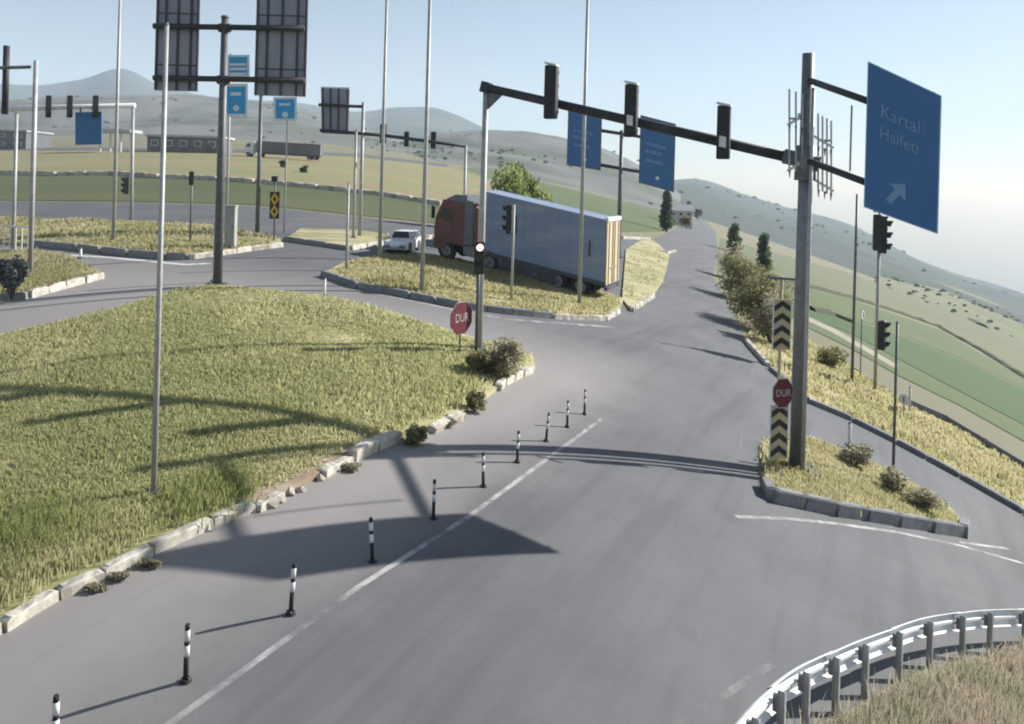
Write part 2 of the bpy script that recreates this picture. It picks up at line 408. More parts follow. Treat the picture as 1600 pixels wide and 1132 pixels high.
# ================================================================== the ground
def terrain():
    me = bpy.data.meshes.new('ground'); vs = []; fs = []
    def grid(ts, Ys):
        n = len(vs); k = len(Ys)
        for t in ts:
            for Y in Ys: vs.append((t * Y, Y, qh(t) * Y - .03))
        for i in range(len(ts) - 1):
            for j in range(k - 1): a = n + i * k + j; fs.append((a, a + k, a + k + 1, a + 1))
    mid = list(np.arange(T0, T1, .012)); near = [.02, 1, 3, 6, 10, 16, 25, 40, 70, 120, 220]
    grid([T0 - 3 + i * .25 for i in range(12)] + mid + [mid[-1] + i * .25 for i in range(1, 14)], near)
    grid(mid, [220, 450, 900, 1500, 2900])
    n = len(vs)                                   # level ground behind the mast
    vs += [(-400, .02, -.03), (400, .02, -.03), (400, -400, -.03), (-400, -400, -.03)]; fs.append((n, n + 3, n + 2, n + 1))
    me.from_pydata(vs, [], fs); me.update(); me.materials.append(MATS['earth'])
    return tag(link('ground', me), kind='structure')
terrain()

ROAD = [(-900, 2600), (-900, 300), (-300, 306), (0, 315), (200, 317), (400, 322), (545, 338), (680, 352), (800, 365), (960, 372), (1020, 374),
        (1058, 356), (1083, 341), (1100, 343), (1118, 362), (1122, 400), (1113, 432), (1140, 475), (1166, 530), (1202, 575), (1262, 628),
        (1330, 657), (1400, 692), (1500, 746), (1600, 803), (1900, 985), (2500, 1400), (2600, 2600)]
sheet('road', ROAD, 0.0, 'asphalt')
GRASS = [(-400, 1225), (-150, 1062), (0, 985), (90, 934), (160, 904), (235, 864), (330, 822), (400, 796), (470, 762), (555, 716), (615, 690),
         (680, 666), (720, 650), (775, 612), (800, 594), (836, 578), (832, 560), (742, 533), (640, 500), (540, 474), (430, 457), (335, 449),
         (265, 458), (170, 490), (80, 510), (0, 527), (-400, 590)]
ISLA = [(505, 431), (560, 450), (640, 465), (720, 481), (800, 491), (870, 497), (945, 500), (966, 488), (975, 470), (880, 440), (780, 420), (700, 405), (600, 402), (540, 412)]
ISLB = [(-200, 372), (50, 384), (120, 391), (200, 400), (260, 405), (295, 405), (340, 399), (440, 385), (438, 374), (330, 354), (180, 348), (0, 343), (-200, 338)]
ISLC = [(-120, 478), (0, 468), (44, 466), (100, 450), (160, 434), (110, 408), (40, 394), (-20, 392), (-120, 400)]
ISLD = [(445, 376), (545, 391), (592, 383), (640, 375), (560, 362), (470, 360)]
ISLG = [(978, 392), (1000, 378), (1018, 376), (1030, 384), (1046, 402), (1036, 440), (1020, 463), (985, 486), (972, 470)]
ISLE = [(1196, 764), (1206, 782), (1300, 802), (1400, 819), (1500, 836), (1508, 826), (1475, 790), (1400, 748), (1330, 714), (1265, 690), (1215, 678), (1192, 700)]
VERGE = [(1166, 530), (1202, 575), (1262, 628), (1330, 657), (1400, 692), (1500, 746), (1600, 803), (1900, 985), (2100, 960), (1900, 880), (1600, 738), (1480, 664), (1425, 638),
         (1350, 590), (1300, 556), (1262, 535), (1215, 512), (1175, 505)]
VERF = [(1120, 1330), (1215, 1172), (1262, 1142), (1330, 1112), (1400, 1070), (1452, 1047), (1503, 1034), (1600, 1020), (1750, 1022), (1950, 1100), (2000, 1700), (1150, 1700)]
sheet('grass_verge', GRASS, .10, 'grass_ground', skirt=.2)
for p in (ISLA, ISLB, ISLC, ISLD, ISLG): sheet('traffic_island', p, .12, 'verge_ground', skirt=.2)
sheet('traffic_island', ISLE, .14, 'verge_ground', skirt=.25)
sheet('road_verge', VERGE, .05, 'verge_ground', skirt=.12)
sheet('road_verge', VERF, .04, 'dry_ground', skirt=.1)
# fields on the left, beyond the far carriageway
sheet('field', [(-600, 262), (-600, 300), (-300, 305), (0, 313), (200, 315), (400, 320), (545, 335), (680, 349), (800, 362), (840, 350), (700, 322), (545, 300), (400, 285), (250, 277), (0, 272)], .012, 'field_olive')
sheet('field', [(-600, 232), (-600, 262), (0, 271), (250, 276), (400, 284), (545, 299), (700, 321), (840, 349), (900, 350), (820, 300), (700, 262), (560, 246), (400, 240), (200, 236), (0, 236)], .012, 'field_gold')
sheet('field', [(900, 352), (960, 362), (1040, 362), (1075, 340), (1040, 326), (960, 312), (860, 288), (760, 262), (720, 262), (820, 300)], .008, 'field_light_green')
sheet('far_road', [(-600, 226), (-600, 231), (0, 235), (200, 235), (400, 239), (560, 245), (700, 261), (700, 257), (560, 240.5), (400, 235), (200, 231), (0, 231)], .014, 'asphalt')
# fields on the right
sheet('field', [(1125, 372), (1200, 392), (1330, 428), (1450, 470), (1600, 530), (1900, 660), (1900, 730), (1600, 588), (1470, 512), (1330, 464), (1215, 434), (1120, 432)], .010, 'field_pale')
sheet('field', [(1130, 440), (1215, 438), (1330, 468), (1470, 516), (1600, 592), (1900, 734), (1900, 752), (1600, 606), (1500, 560), (1405, 522), (1330, 498), (1262, 478), (1170, 480)], .012, 'field_light_green')
sheet('field', [(1170, 482), (1262, 480), (1330, 500), (1405, 524), (1500, 562), (1600, 608), (1900, 754), (1900, 812), (1600, 664), (1500, 612), (1405, 562), (1330, 522), (1262, 496), (1180, 500)], .014, 'field_green')
sheet('field', [(1262, 498), (1330, 524), (1405, 564), (1500, 614), (1600, 666), (1900, 814), (1900, 840), (1600, 690), (1500, 634), (1405, 588), (1330, 545), (1262, 512)], .016, 'field_light_green')
sheet('field', [(1262, 514), (1330, 547), (1405, 590), (1500, 636), (1600, 692), (1900, 842), (1900, 876), (1600, 733), (1480, 660), (1425, 634), (1350, 586), (1300, 552), (1262, 533)], .018, 'field_brown')
sheet('dirt_track', [(1262, 502), (1300, 520), (1340, 543), (1400, 577), (1404, 572), (1342, 536), (1300, 512), (1262, 495)], .024, 'track_earth')
sheet('dirt_strip', [(396, 799), (440, 778), (478, 758), (548, 721), (552, 706), (505, 722), (470, 742), (430, 762), (392, 780)], .104, 'dirt', skirt=.2)
# painted lines
def stripe(name, pts, w, dz=.006, m='paint'):
    """painted line of real width w along ground points"""
    P = [G(*p) for p in pts]; top = []; bot = []
    vs = []
    for i, p in enumerate(P):
        a = P[max(i - 1, 0)]; b = P[min(i + 1, len(P) - 1)]; d = (b - a); d.z = 0; d.normalize(); n = Vector((-d.y, d.x, 0)) * (w / 2)
        for s in (1, -1): q = p + n * s; vs.append((q.x, q.y, gz(q.x, q.y) + dz))
    me = bpy.data.meshes.new(name); me.from_pydata(vs, [], [(2 * i, 2 * i + 1, 2 * i + 3, 2 * i + 2) for i in range(len(P) - 1)]); me.update()
    me.materials.append(MATS[m]); return tag(link(name, me), kind='structure')
def lerp_pts(pts, n=12):
    out = []
    for a, b in zip(pts, pts[1:]):
        for i in range(n): out.append((a[0] + (b[0] - a[0]) * i / n, a[1] + (b[1] - a[1]) * i / n))
    return out + [pts[-1]]
stripe('lane_line', lerp_pts([(200, 1180), (265, 1132), (560, 918), (735, 806), (940, 655)]), .09)
stripe('edge_line', lerp_pts([(1010, 1165), (1120, 1095), (1205, 1040)]), .1, m='paint_faint')
stripe('edge_line', lerp_pts([(1150, 808), (1230, 811), (1300, 818), (1400, 832), (1500, 853), (1610, 884)]), .12)
stripe('edge_line', lerp_pts([(1500, 848), (1575, 858)]), .1)
stripe('stop_line', lerp_pts([(1160, 668), (1156, 700)]), .1, m='paint_faint')
stripe('stop_line', lerp_pts([(1152, 735), (1150, 752)]), .1, m='paint_faint')
stripe('edge_line', lerp_pts([(60, 397), (160, 402), (290, 414), (330, 412)]), .35, m='paint_fresh')
stripe('edge_line', lerp_pts([(520, 441), (600, 462), (720, 487), (800, 500), (960, 512)]), .22, m='paint')
stripe('edge_line', lerp_pts([(0, 476), (45, 474)]), .22)
stripe('edge_line', lerp_pts([(1176, 575), (1173, 610)]), .1, m='paint_faint')

# ---- hills and mountains
def hill(ridge, Yr, Yb, material, rough, seed, t_step=.01, lift=0.0, shape=1.25):
    P = sorted(tq(*p) for p in ridge); tx = [p[0] for p in P]; qx = [p[1] for p in P]
    ts = np.arange(tx[0], tx[-1] + 1e-6, t_step); vs = []; fs = []; NS = 26
    for t in ts:
        qr = float(np.interp(t, tx, qx)); zr = CAMH + qr * Yr
        edge = min(1, (t - tx[0]) / .05, (tx[-1] - t) / .05)
        for j in range(NS + 5):
            s = j / NS
            if s <= 1:
                Y = Yb + (Yr - Yb) * s; g = qh(t) * Y
                zb = qh(t) * Yb - .5; w = s ** shape
                z = zb + (zr - zb) * w
                nz = noise.fractal((t * Y / rough, Y / rough, seed), .9, 2.0, 6)
                z += nz * (zr - zb) * .16 * math.sin(math.pi * min(s, 1) * .93)
                vs.append((t * Y, Y, z))
            else:
                Y = Yr + (Yr - Yb) * (s - 1) * 2; vs.append((t * Y, Y, zr - (zr - qh(t) * Yr) * (s - 1) * 3))
    k = NS + 5
    for i in range(len(ts) - 1):
        for j in range(k - 1): a = i * k + j; fs.append((a, a + k, a + k + 1, a + 1))
    me = bpy.data.meshes.new('hill'); me.from_pydata(vs, [], fs); me.update(); me.materials.append(MATS[material])
    for p in me.polygons: p.use_smooth = True
    return tag(link('hill', me), kind='structure')
def smooth(pts, jit=0, step=12):
    xs = [p[0] for p in pts]; ys = [p[1] for p in pts]; out = []
    for x in np.arange(xs[0], xs[-1], step):
        y = sum(np.interp(x + d, xs, ys) for d in (-24, -12, 0, 12, 24)) / 5
        out.append((x, y + jit * noise.noise((x * .03, 1.7, 0))+ jit * .5 * noise.noise((x * .09, 4.7, 0))))
    return out
hill(smooth([(-600, 150), (-100, 138), (0, 130), (50, 134), (100, 129), (150, 120), (175, 108), (192, 104), (212, 110), (240, 134), (330, 152), (480, 160), (560, 178), (610, 168), (650, 166), (690, 170), (745, 196), (800, 225), (860, 260)], .8), 2600, 1500, 'hill_blue', 400, 1.0)
hill(smooth([(-600, 178), (-100, 165), (60, 152), (200, 148), (300, 147), (420, 158), (480, 172), (560, 196), (640, 214), (720, 235), (800, 270)], 2.0), 1100, 480, 'hill_grey', 200, 4.0)
hill(smooth([(540, 246), (600, 226), (690, 208), (770, 203), (830, 205), (880, 213), (930, 226), (980, 246), (1030, 276), (1080, 318)], 1.5), 950, 400, 'hill_grey', 190, 8.0)
hill(smooth([(900, 330), (960, 296), (1020, 284), (1065, 280), (1092, 277), (1120, 287), (1160, 304), (1240, 327), (1330, 350), (1400, 388), (1460, 424), (1500, 444), (1540, 448), (1600, 473), (1750, 545), (2000, 670)], 1.2), 1900, 560, 'hill_blue', 300, 12.0)
hill(smooth([(1370, 432), (1440, 446), (1480, 458), (1540, 484), (1600, 520), (1700, 575), (1900, 690)], 1), 720, 380, 'hill_green', 140, 15.0)

def hill_scrub():
    """dark scrub scattered over the far slopes, one mass"""
    rr = random.Random(3); vs = []; fs = []
    for o in [o for o in COL.objects if o.name.split('.')[0] == 'hill']:
        co = o.data.vertices; n = len(co)
        for _ in range(520):
            i = rr.randrange(n - 40); a, b = co[i].co, co[i + 1].co
            if b.y <= a.y or a.y > 2200 or noise.noise((a.x * .006, a.y * .006, 2)) < .02: continue
            p = a.lerp(b, rr.random()) + Vector((rr.gauss(0, 6), 0, 0)); w = a.y / F * rr.uniform(1.0, 3.6)
            k = len(vs)
            for ring, (rz, rw) in enumerate(((-.5, 1.0), (.45, .9), (.9, .45))):
                for q in range(6):
                    an = q * 1.047 + rr.uniform(-.3, .3); r_ = w * rw * rr.uniform(.7, 1.25); vs.append((p.x + math.cos(an) * r_ * 1.5, p.y + math.sin(an) * r_, p.z + w * rz * rr.uniform(.7, 1.1)))
            for ring in range(2):
                for q in range(6): fs.append((k + ring * 6 + q, k + ring * 6 + (q + 1) % 6, k + ring * 6 + 6 + (q + 1) % 6, k + ring * 6 + 6 + q))
            fs.append(tuple(k + 12 + q for q in range(6)))
    me = bpy.data.meshes.new('hill_scrub'); me.from_pydata(vs, [], fs); me.update(); me.materials.append(MATS['scrub'])
    return tag(link('hill_scrub', me), 'dark scrub scattered over the far hill slopes', 'scrub', None, 'stuff')
hill_scrub()

# ---- kerbs, stone by stone
def stone_mesh(seed, m):
    random.seed(seed)
    bm = bmesh.new(); bmesh.ops.create_cube(bm, size=1)
    bmesh.ops.bevel(bm, geom=[e for e in bm.edges if all(v.co.z > 0 for v in e.verts)], offset=.09, segments=1, affect='EDGES')
    bmesh.ops.subdivide_edges(bm, edges=[e for e in bm.edges if abs(e.verts[0].co.x - e.verts[1].co.x) > .5], cuts=3)
    k = .7 if m == 'kerb_white' else .22
    for v in bm.verts: v.co += Vector((random.uniform(-.02, .02), random.uniform(-.07, .07), random.uniform(-.07, .05))) * k
    me = bpy.data.meshes.new('kerb_stone'); bm.to_mesh(me); bm.free(); me.materials.append(MATS[m]); return me
STONES = {m: [stone_mesh(i, m) for i in range(5)] for m in ('kerb_white', 'kerb_grey')}
random.seed(11)
def kerb(px, m, length=1.0, w=.16, h=.17, drop=0.0, tilt=2.0, name='kerb'):
    P = [G(*p) for p in px]
    root = tag(link(name, None), kind='structure'); root.location = P[0]; root.empty_display_size = .2
    seg = 0; pos = P[0].copy(); i = 0; acc = []
    for a, b in zip(P, P[1:]):                      # equal steps on each leg
        n = max(1, round((b - a).length / length)); d = (b - a) / n
        for k in range(n):
            if random.random() < drop: continue
            c = a + d * (k + .5); L_ = d.length
            g0 = gz(c.x, c.y)
            ex = d.normalized(); ey = Vector((-ex.y, ex.x, 0)).normalized(); ez = ex.cross(ey)
            o = link('kerb_stone', random.choice(STONES[m]), root)
            mt = Matrix((ex, ey, ez)).transposed().to_4x4() @ Matrix.Rotation(R(random.gauss(0, tilt)), 4, 'Z') @ Matrix.Rotation(R(random.gauss(0, tilt)), 4, 'X')
            mt = mt @ Matrix.Diagonal((L_ * random.uniform(.93, .985), w * random.uniform(.92, 1.1), h * 1.6, 1))
            c.z = g0 + h - h * .8 + random.gauss(0, .008)
            o.matrix_basis = Matrix.Translation(c - P[0]) @ mt
    return root
kerb([(-120, 1048), (0, 987), (90, 936), (160, 905), (235, 866), (330, 822), (395, 798)], 'kerb_white', 1.0, .17, .15, .03, 2.5)
kerb([(402, 800), (440, 779), (478, 759), (546, 723)], 'kerb_white', .5, .18, .13, .22, 8)
kerb([(548, 722), (585, 702), (622, 688)], 'kerb_white', .8, .22, .22, .0, 4)
kerb([(672, 676), (700, 664), (722, 655)], 'kerb_white', .6, .2, .16, .2, 10)
kerb([(775, 610), (800, 594), (828, 582)], 'kerb_white', .8, .2, .18, .0, 5)
kerb([(505, 432), (560, 451), (640, 466), (720, 482), (800, 492), (860, 498)], 'kerb_grey', 1.2, .2, .26)
kerb([(865, 498), (945, 501), (967, 489)], 'kerb_white', 1.2, .2, .2)
kerb([(50, 384), (120, 391), (200, 400), (260, 405), (290, 406)], 'kerb_grey', 1.5, .22, .3)  # shaded part of this kerb, painted as grey stone
kerb([(292, 406), (340, 400), (440, 386)], 'kerb_white', 1.2, .22, .24)
kerb([(-60, 472), (0, 469), (44, 467)], 'kerb_grey', 1.2, .22, .24)
kerb([(46, 466), (100, 451), (160, 435)], 'kerb_white', 1.0, .22, .26)
kerb([(445, 377), (545, 392)], 'kerb_grey', 1.5, .22, .26)  # kerb face in shade, the darkness put into the stone colour
kerb([(548, 391), (592, 384), (640, 376), (690, 372)], 'kerb_white', 1.5, .22, .26)
kerb([(985, 487), (1003, 476), (1021, 464)], 'kerb_white', 1.2, .22, .22)
kerb([(972, 373), (1016, 375)], 'kerb_white', 2, .3, .3)
kerb([(1030, 394), (1042, 397), (1056, 393)], 'kerb_white', 2, .25, .22)
kerb([(1195, 763), (1206, 783), (1300, 803), (1400, 820), (1502, 838), (1509, 827)], 'kerb_grey', 1.1, .22, .3)  # shade on the island kerb is given by the grey colour
kerb([(1204, 578), (1262, 629), (1330, 658), (1400, 693), (1500, 747), (1600, 804), (1750, 893)], 'kerb_grey', 1.4, .2, .2)
kerb([(1165, 534), (1180, 552), (1200, 574)], 'kerb_white', 1.4, .22, .24)
def far_kerb():
    px = [(-300, 264), (0, 273), (90, 275), (180, 274), (250, 279), (340, 282), (400, 287), (545, 301), (600, 307), (690, 322)]
    kerb(px, 'kerb_white', 4.0, .8, .5, .0, .6)
far_kerb()

# ---- haze: the morning air between here and the mountains
def haze():
    mb = MB(); mb.add([(x, y, z) for x in (-4200, 4600) for y in (-450, 3600) for z in (-1250, 420)],
                      [(0, 1, 3, 2), (4, 6, 7, 5), (0, 4, 5, 1), (2, 3, 7, 6), (0, 2, 6, 4), (1, 5, 7, 3)])
    m = bpy.data.materials.new('haze'); m.use_nodes = True; nt = m.node_tree
    nt.nodes.remove(nt.nodes['Principled BSDF']); v = nt.nodes.new('ShaderNodeVolumePrincipled')
    v.inputs['Color'].default_value = (.74, .87, 1.0, 1); v.inputs['Density'].default_value = HAZE; v.inputs['Anisotropy'].default_value = 0.0
    nt.links.new(v.outputs[0], nt.nodes['Material Output'].inputs['Volume']); MATS['haze'] = m
    o = mb.build('haze', 'haze'); return tag(o, kind='stuff')
HAZE = .00021
haze()

# ================================================================== things
UP = Vector((0, 0, 1))
def mast(px, yb, yt, r0, r1, name, label, cat='pole', m='pole_light', group=None, xt=None, dz=.1):
    """plain tapered steel mast with a bolted foot"""
    P = G(px, yb, dz); top = Vector((P.x, P.y, ztop(P, yt)))
    t = thing(name, label, cat, P, group)
    MB(P).cyl(P - UP * .2, top, r0, r1, 14).build('shaft', m, t, True)
    MB(P).box(P + UP * .015, (r0 * 4.6, r0 * 4.6, .04), ch=.008).build('base_plate', 'galv_dark', t)
    for i in range(4):
        a = math.pi / 4 + i * math.pi / 2; q = P + Vector((math.cos(a), math.sin(a), 0)) * r0 * 2.3
        MB(P).cyl(q + UP * .02, q + UP * .09, .016, .016, 6).build('anchor_bolt', 'galv_dark', t)
    MB(P).cyl(top, top + UP * .05, r1 * 1.25, r1 * .5, 12).build('cap', 'galv_dark', t)
    return t, P, top

def sig_head(parent, org, c, facing, n=3, s=1.0, lit=None, back=False, name='signal_head', visor=True):
    """signal head: housing, hoods, lenses; c = centre, facing = horizontal direction of the lenses"""
    f = Vector(facing); f.z = 0; f.normalize(); e = Vector((-f.y, f.x, 0))
    w, d, u = .30 * s, .20 * s, .32 * s
    h = MB(org).box(c, (w, d, u * n), (e, f, UP), ch=.02 * s).build(name, 'signal_black', parent)
    for i in range(n):
        lc = Vector(c) + UP * ((n - 1) / 2 - i) * u + f * (d / 2)
        MB(org).cyl(lc - f * .01, lc + f * .012, .105 * s, .105 * s, 12).build('lens', lit[i] if lit else 'lens_dark', h)
        if visor:
            vs = []; fs = []
            for k in range(9):
                a = math.pi * (-.1 + 1.2 * k / 8); r = .125 * s
                b = lc + e * (r * math.cos(a)) + UP * (r * math.sin(a)); l = .17 * s * (.55 + .45 * math.sin(min(max(a, 0), math.pi)))
                vs += [b, b + f * l, b + f * l * .98 + (lc - b) * .06, b + (lc - b) * .06]
            for k in range(8):
                for q in range(4): fs.append((4 * k + q, 4 * k + (q + 1) % 4, 4 * k + 4 + (q + 1) % 4, 4 * k + 4 + q))
            fs += [(0, 1, 2, 3), (32, 35, 34, 33)]
            MB(org).add(vs, fs).build('visor', 'signal_black', h)
    return h

def panel_quad(org, c4, n, th):
    """panel from four corners (tl, tr, br, bl) with thickness th along -n"""
    return MB(org).prism(c4, Vector(n) * -th)
def inset(c4, k0, k1):
    tl, tr, br, bl = c4
    def at(a, b): return (tl + (tr - tl) * a) * (1 - b) + (bl + (br - bl) * a) * b
    return at
def quad_on(org, c4, a0, b0, a1, b1, n, off, th=.004):
    at = inset(c4, 0, 0); p = [at(a0, b0), at(a1, b0), at(a1, b1), at(a0, b1)]
    return MB(org).prism([q + n * off for q in p], n * -th)
def frame_on(org, c4, wa, wb, n, off, th=.006):
    mb = MB(org); at = inset(c4, 0, 0)
    for a0, b0, a1, b1 in ((0, 0, 1, wb), (0, 1 - wb, 1, 1), (0, wb, wa, 1 - wb), (1 - wa, wb, 1, 1 - wb)):
        mb.prism([at(a0, b0) + n * off, at(a1, b0) + n * off, at(a1, b1) + n * off, at(a0, b1) + n * off], n * -th)
    return mb
def sign_text(parent, org, c4, n, a, b, txt, size, m, sx=1.0):
    at = inset(c4, 0, 0); o = at(a, b) + n * .012
    ex = (at(1, b) - at(0, b)).normalized(); ez = (at(a, 0) - at(a, 1)).normalized()
    return text_mesh('lettering', txt, size, o, ex, ez, m, parent, org, sx=sx)
def strokes(parent, org, c4, n, a0, b0, a1, b1, k, m, seed):
    """a line of lettering too fine to read: upright strokes of uneven height"""
    rr = random.Random(seed); mb = MB(org); at = inset(c4, 0, 0)
    for i in range(k):
        x0 = a0 + (a1 - a0) * i / k; x1 = x0 + (a1 - a0) / k * rr.uniform(.4, .75); y0 = b0 + (b1 - b0) * rr.choice([0, .3, .3])
        mb.prism([at(x0, y0) + n * .012, at(x1, y0) + n * .012, at(x1, b1) + n * .012, at(x0, b1) + n * .012], n * -.006)
    return mb.build('lettering', m, parent)
def arrow_on(parent, org, c4, n, a, b, s, ang, m):
    at = inset(c4, 0, 0); ex = (at(1, b) - at(0, b)).normalized(); ez = (at(a, 0) - at(a, 1)).normalized(); o = at(a, b) + n * .012
    pts = [(-.1, -.5), (.1, -.5), (.1, .05), (.36, .05), (0, .5), (-.36, .05), (-.1, .05)]
    ca, sa = math.cos(ang), math.sin(ang)
    return MB(org).prism([o + (ex * (x * ca - y * sa) + ez * (x * sa + y * ca)) * s for x, y in pts], n * -.006).build('arrow', m, parent)
def dot_on(parent, org, c4, n, a, b, r, m, name='symbol'):
    at = inset(c4, 0, 0); o = at(a, b); return MB(org).cyl(o + n * .006, o + n * .014, r, r, 14).build(name, m, parent)

# ------------------------------------------------------------------ main gantry over the carriageway
LP, RP = G(748, 545, .1), G(1245, 735, .14)
t = thing('signal_gantry', 'long dark gantry with three signal heads over the road and a big blue sign', 'gantry', LP)
O = LP
lz, rz = ztop(LP, 137), ztop(RP, 252)
LT = Vector((LP.x, LP.y, lz)); RT = Vector((RP.x, RP.y, rz))
MB(O).cyl(LP - UP * .2, LT + UP * .05, .11, .085, 14).build('post', 'pole_light', t, True)['label'] = 'slender left post of the gantry'
MB(O).box(LP + UP * .02, (.5, .5, .05), ch=.01).build('base_plate', 'galv_dark', t)
RTOP = Vector((RP.x, RP.y, ztop(RP, 84)))
MB(O).cyl(RP - UP * .3, RTOP, .20, .15, 18).build('post', 'galv', t, True)['label'] = 'thick grey main post of the gantry'
MB(O).box(RP + UP * .03, (.95, .95, .06), ch=.012).build('base_plate', 'galv_dark', t)
for i in range(6):
    a = i * math.pi / 3; q = RP + Vector((math.cos(a), math.sin(a), 0)) * .36
    MB(O).cyl(q, q + UP * .14, .022, .022, 6).build('anchor_bolt', 'galv_dark', t)
ax = (RT - LT).normalized(); ay = Vector((-ax.y, ax.x, 0)).normalized(); az = ax.cross(ay)
MB(O).cyl(LT, RT, .13, .15, 14).build('beam', 'beam_dark', t, True)
MB(O).box(LT + UP * .0, (.3, .26, .34), (ax, ay, az), ch=.02).build('beam_joint', 'beam_dark', t)
g0 = LT - UP * .75
MB(O).prism([LT + ax * .02 - UP * .1 - ay * .03, g0 - ay * .03, LT + ax * .6 - UP * .1 - ay * .03], ay * .06).build('gusset', 'galv_dark', t)
MB(O).cyl(RT - ax * .55, RT + ax * .35, .2, .2, 14).build('beam_collar', 'galv_dark', t, True)
MB(O).cyl(RT - UP * .5, RT + UP * .4, .27, .25, 16).build('post_collar', 'galv', t, True)
def on_beam(px):                       # point of the beam at photograph column px
    tt = tq(px, 200)[0]; s = (tt * LT.y - LT.x) / ((RT.x - LT.x) - tt * (RT.y - LT.y)); return LT + (RT - LT) * s
for px, yt, yb in ((869, 106, 188), (993, 135, 216), (1136, 168, 250)):
    p = on_beam(px); zc = (ztop(p, yt) + ztop(p, yb)) / 2; hh = ztop(p, yt) - ztop(p, yb)
    c = Vector((p.x, p.y, zc)) - ay * .02
    h = sig_head(t, O, c + ay * -.44, ay, 4, hh / 1.28)
    MB(O).box(Vector((p.x, p.y, p.z)) - ay * .555, (.2, .05, .3), (ax, ay, UP), ch=.015).build('clamp', 'white_metal', h)
    MB(O).box(Vector((p.x, p.y, p.z)) - ay * .24, (.1, .3, .1), (ax, ay, UP)).build('mounting', 'galv_dark', h)
    MB(O).box(c + ay * -.44 + UP * (hh / 2 + .03), (.38, .28, .06), (ax, ay, UP), ch=.01).build('cap', 'white_metal', h)
# the big sign right of the main post
Yl, Yr_ = 17.7, 16.8
C4 = [D(1356, 96, Yl), D(1471, 150, Yr_), D(1466, 366, Yr_), D(1355, 324, Yl)]
for i, j in ((3, 0), (2, 1)): C4[i].x, C4[i].y = C4[j].x, C4[j].y        # plumb sides
C4[3].z = ztop(C4[3], 324); C4[2].z = ztop(C4[2], 366)
ex = (C4[1] - C4[0]); ex.z = 0; ex.normalize(); nn = ex.cross(UP).normalized()
if nn.y > 0: nn = -nn
sg = panel_quad(O, C4, nn, .05).build('sign_panel', 'sign_blue', t); sg['label'] = 'big blue direction sign with two lines of text and a slanted arrow'
frame_on(O, C4, .018, .01, nn, .006, .008).build('sign_border', 'sign_text', sg)
sign_text(sg, O, C4, nn, .47, .30, 'Kartal', .40, 'sign_text', .92)
sign_text(sg, O, C4, nn, .46, .45, 'Halfeti', .38, 'sign_text', .88)
arrow_on(sg, O, C4, nn, .45, .82, .62, R(-35), 'sign_text')
for k, yy in enumerate((125, 250)):
    a = Vector((RP.x, RP.y, ztop(RP, yy))); q = C4[0] if k == 0 else C4[0]
    fr = .27 if k == 0 else .83
    b = C4[0] + (C4[3] - C4[0]) * fr - nn * .14; c = C4[1] + (C4[2] - C4[1]) * fr - nn * .14
    MB(O).cyl(a, b, .085, .08, 10).cyl(b, c - (c - b) * .08, .08, .07, 10).build('sign_arm', 'beam_dark', t, True)
for a_ in (.12, .5, .88):
    p = C4[0] + (C4[1] - C4[0]) * a_ - nn * .085; q = C4[3] + (C4[2] - C4[3]) * a_ - nn * .085
    MB(O).cyl(p, q, .03, .03, 6).build('sign_rib', 'galv_dark', t)
p = Vector((RP.x, RP.y, 0)) + (C4[0] - RP) * .78; p.z = 0
pa, pb = Vector((p.x, p.y, ztop(p, 165))), Vector((p.x, p.y, ztop(p, 268)))
MB(O).cyl(pa, pb, .022, .022, 8).build('tie_rod', 'galv', t)
# racks of thin upright rods either side of the main post
for px, y0, y1, kk in ((1243, 140, 268, 3), (1288, 178, 298, 4)):
    Yd = RP.y - .15; c0 = D(px, y0, Yd); c1 = D(px, y1, Yd); s_ = 1 if px > 1265 else -1
    rk = MB(O).box((c0 + c1) / 2 + Vector((0, .02, .3)), (.34, .02, .05)).build('rod_rack', 'galv', t); rk['label'] = 'rack of thin upright rods on curved brackets'
    for zz in (y0 * .60 + y1 * .40, y0 * .04 + y1 * .96):
        m_ = D(px, zz, Yd)
        MB(O).tube([Vector((RP.x + s_ * .2, RP.y, m_.z + .22)), m_ + Vector((-s_ * .08, 0, .10)), m_ + Vector((s_ * .22, -.05, -.08))], .035, 8).build('bracket', 'white_metal', rk)
        for i in range(3):
            q = m_ + Vector(((i / 2 - .5) * .32, -.04, -.06 - .04 * i)); MB(O).cyl(q, q - UP * .2, .03, .008, 6).build('spike', 'galv_dark', rk)
    for i in range(kk):
        x_ = (i / (kk - 1) - .5) * .34
        MB(O).cyl(c1 + Vector((x_, -.03, .02 - .05 * i)), c0 + Vector((x_, -.03, -.06 * i)), .024, .024, 6).build('rod', 'pole_light', rk)

# ------------------------------------------------------------------ small signal post and stop sign on the grass tip
P = G(744, 552, .1); t = thing('traffic_light', 'short traffic light with its red lamp lit, before the gantry post', 'traffic light', P)
top = Vector((P.x, P.y, ztop(P, 428)))
MB(P).cyl(P - UP * .2, Vector((P.x, P.y, ztop(P, 378))), .055, .05, 12).build('post', 'galv_dark', t, True)
MB(P).box(P + UP * .02, (.28, .28, .04), ch=.008).build('base_plate', 'galv_dark', t)
zc = (ztop(P, 377) + ztop(P, 428)) / 2; hh = ztop(P, 377) - ztop(P, 428)
sig_head(t, P, Vector((P.x + .02, P.y - .17, zc)), (0.15, -1, 0), 3, hh / .98, ['lamp_red', 'lens_dark', 'lens_dark'])

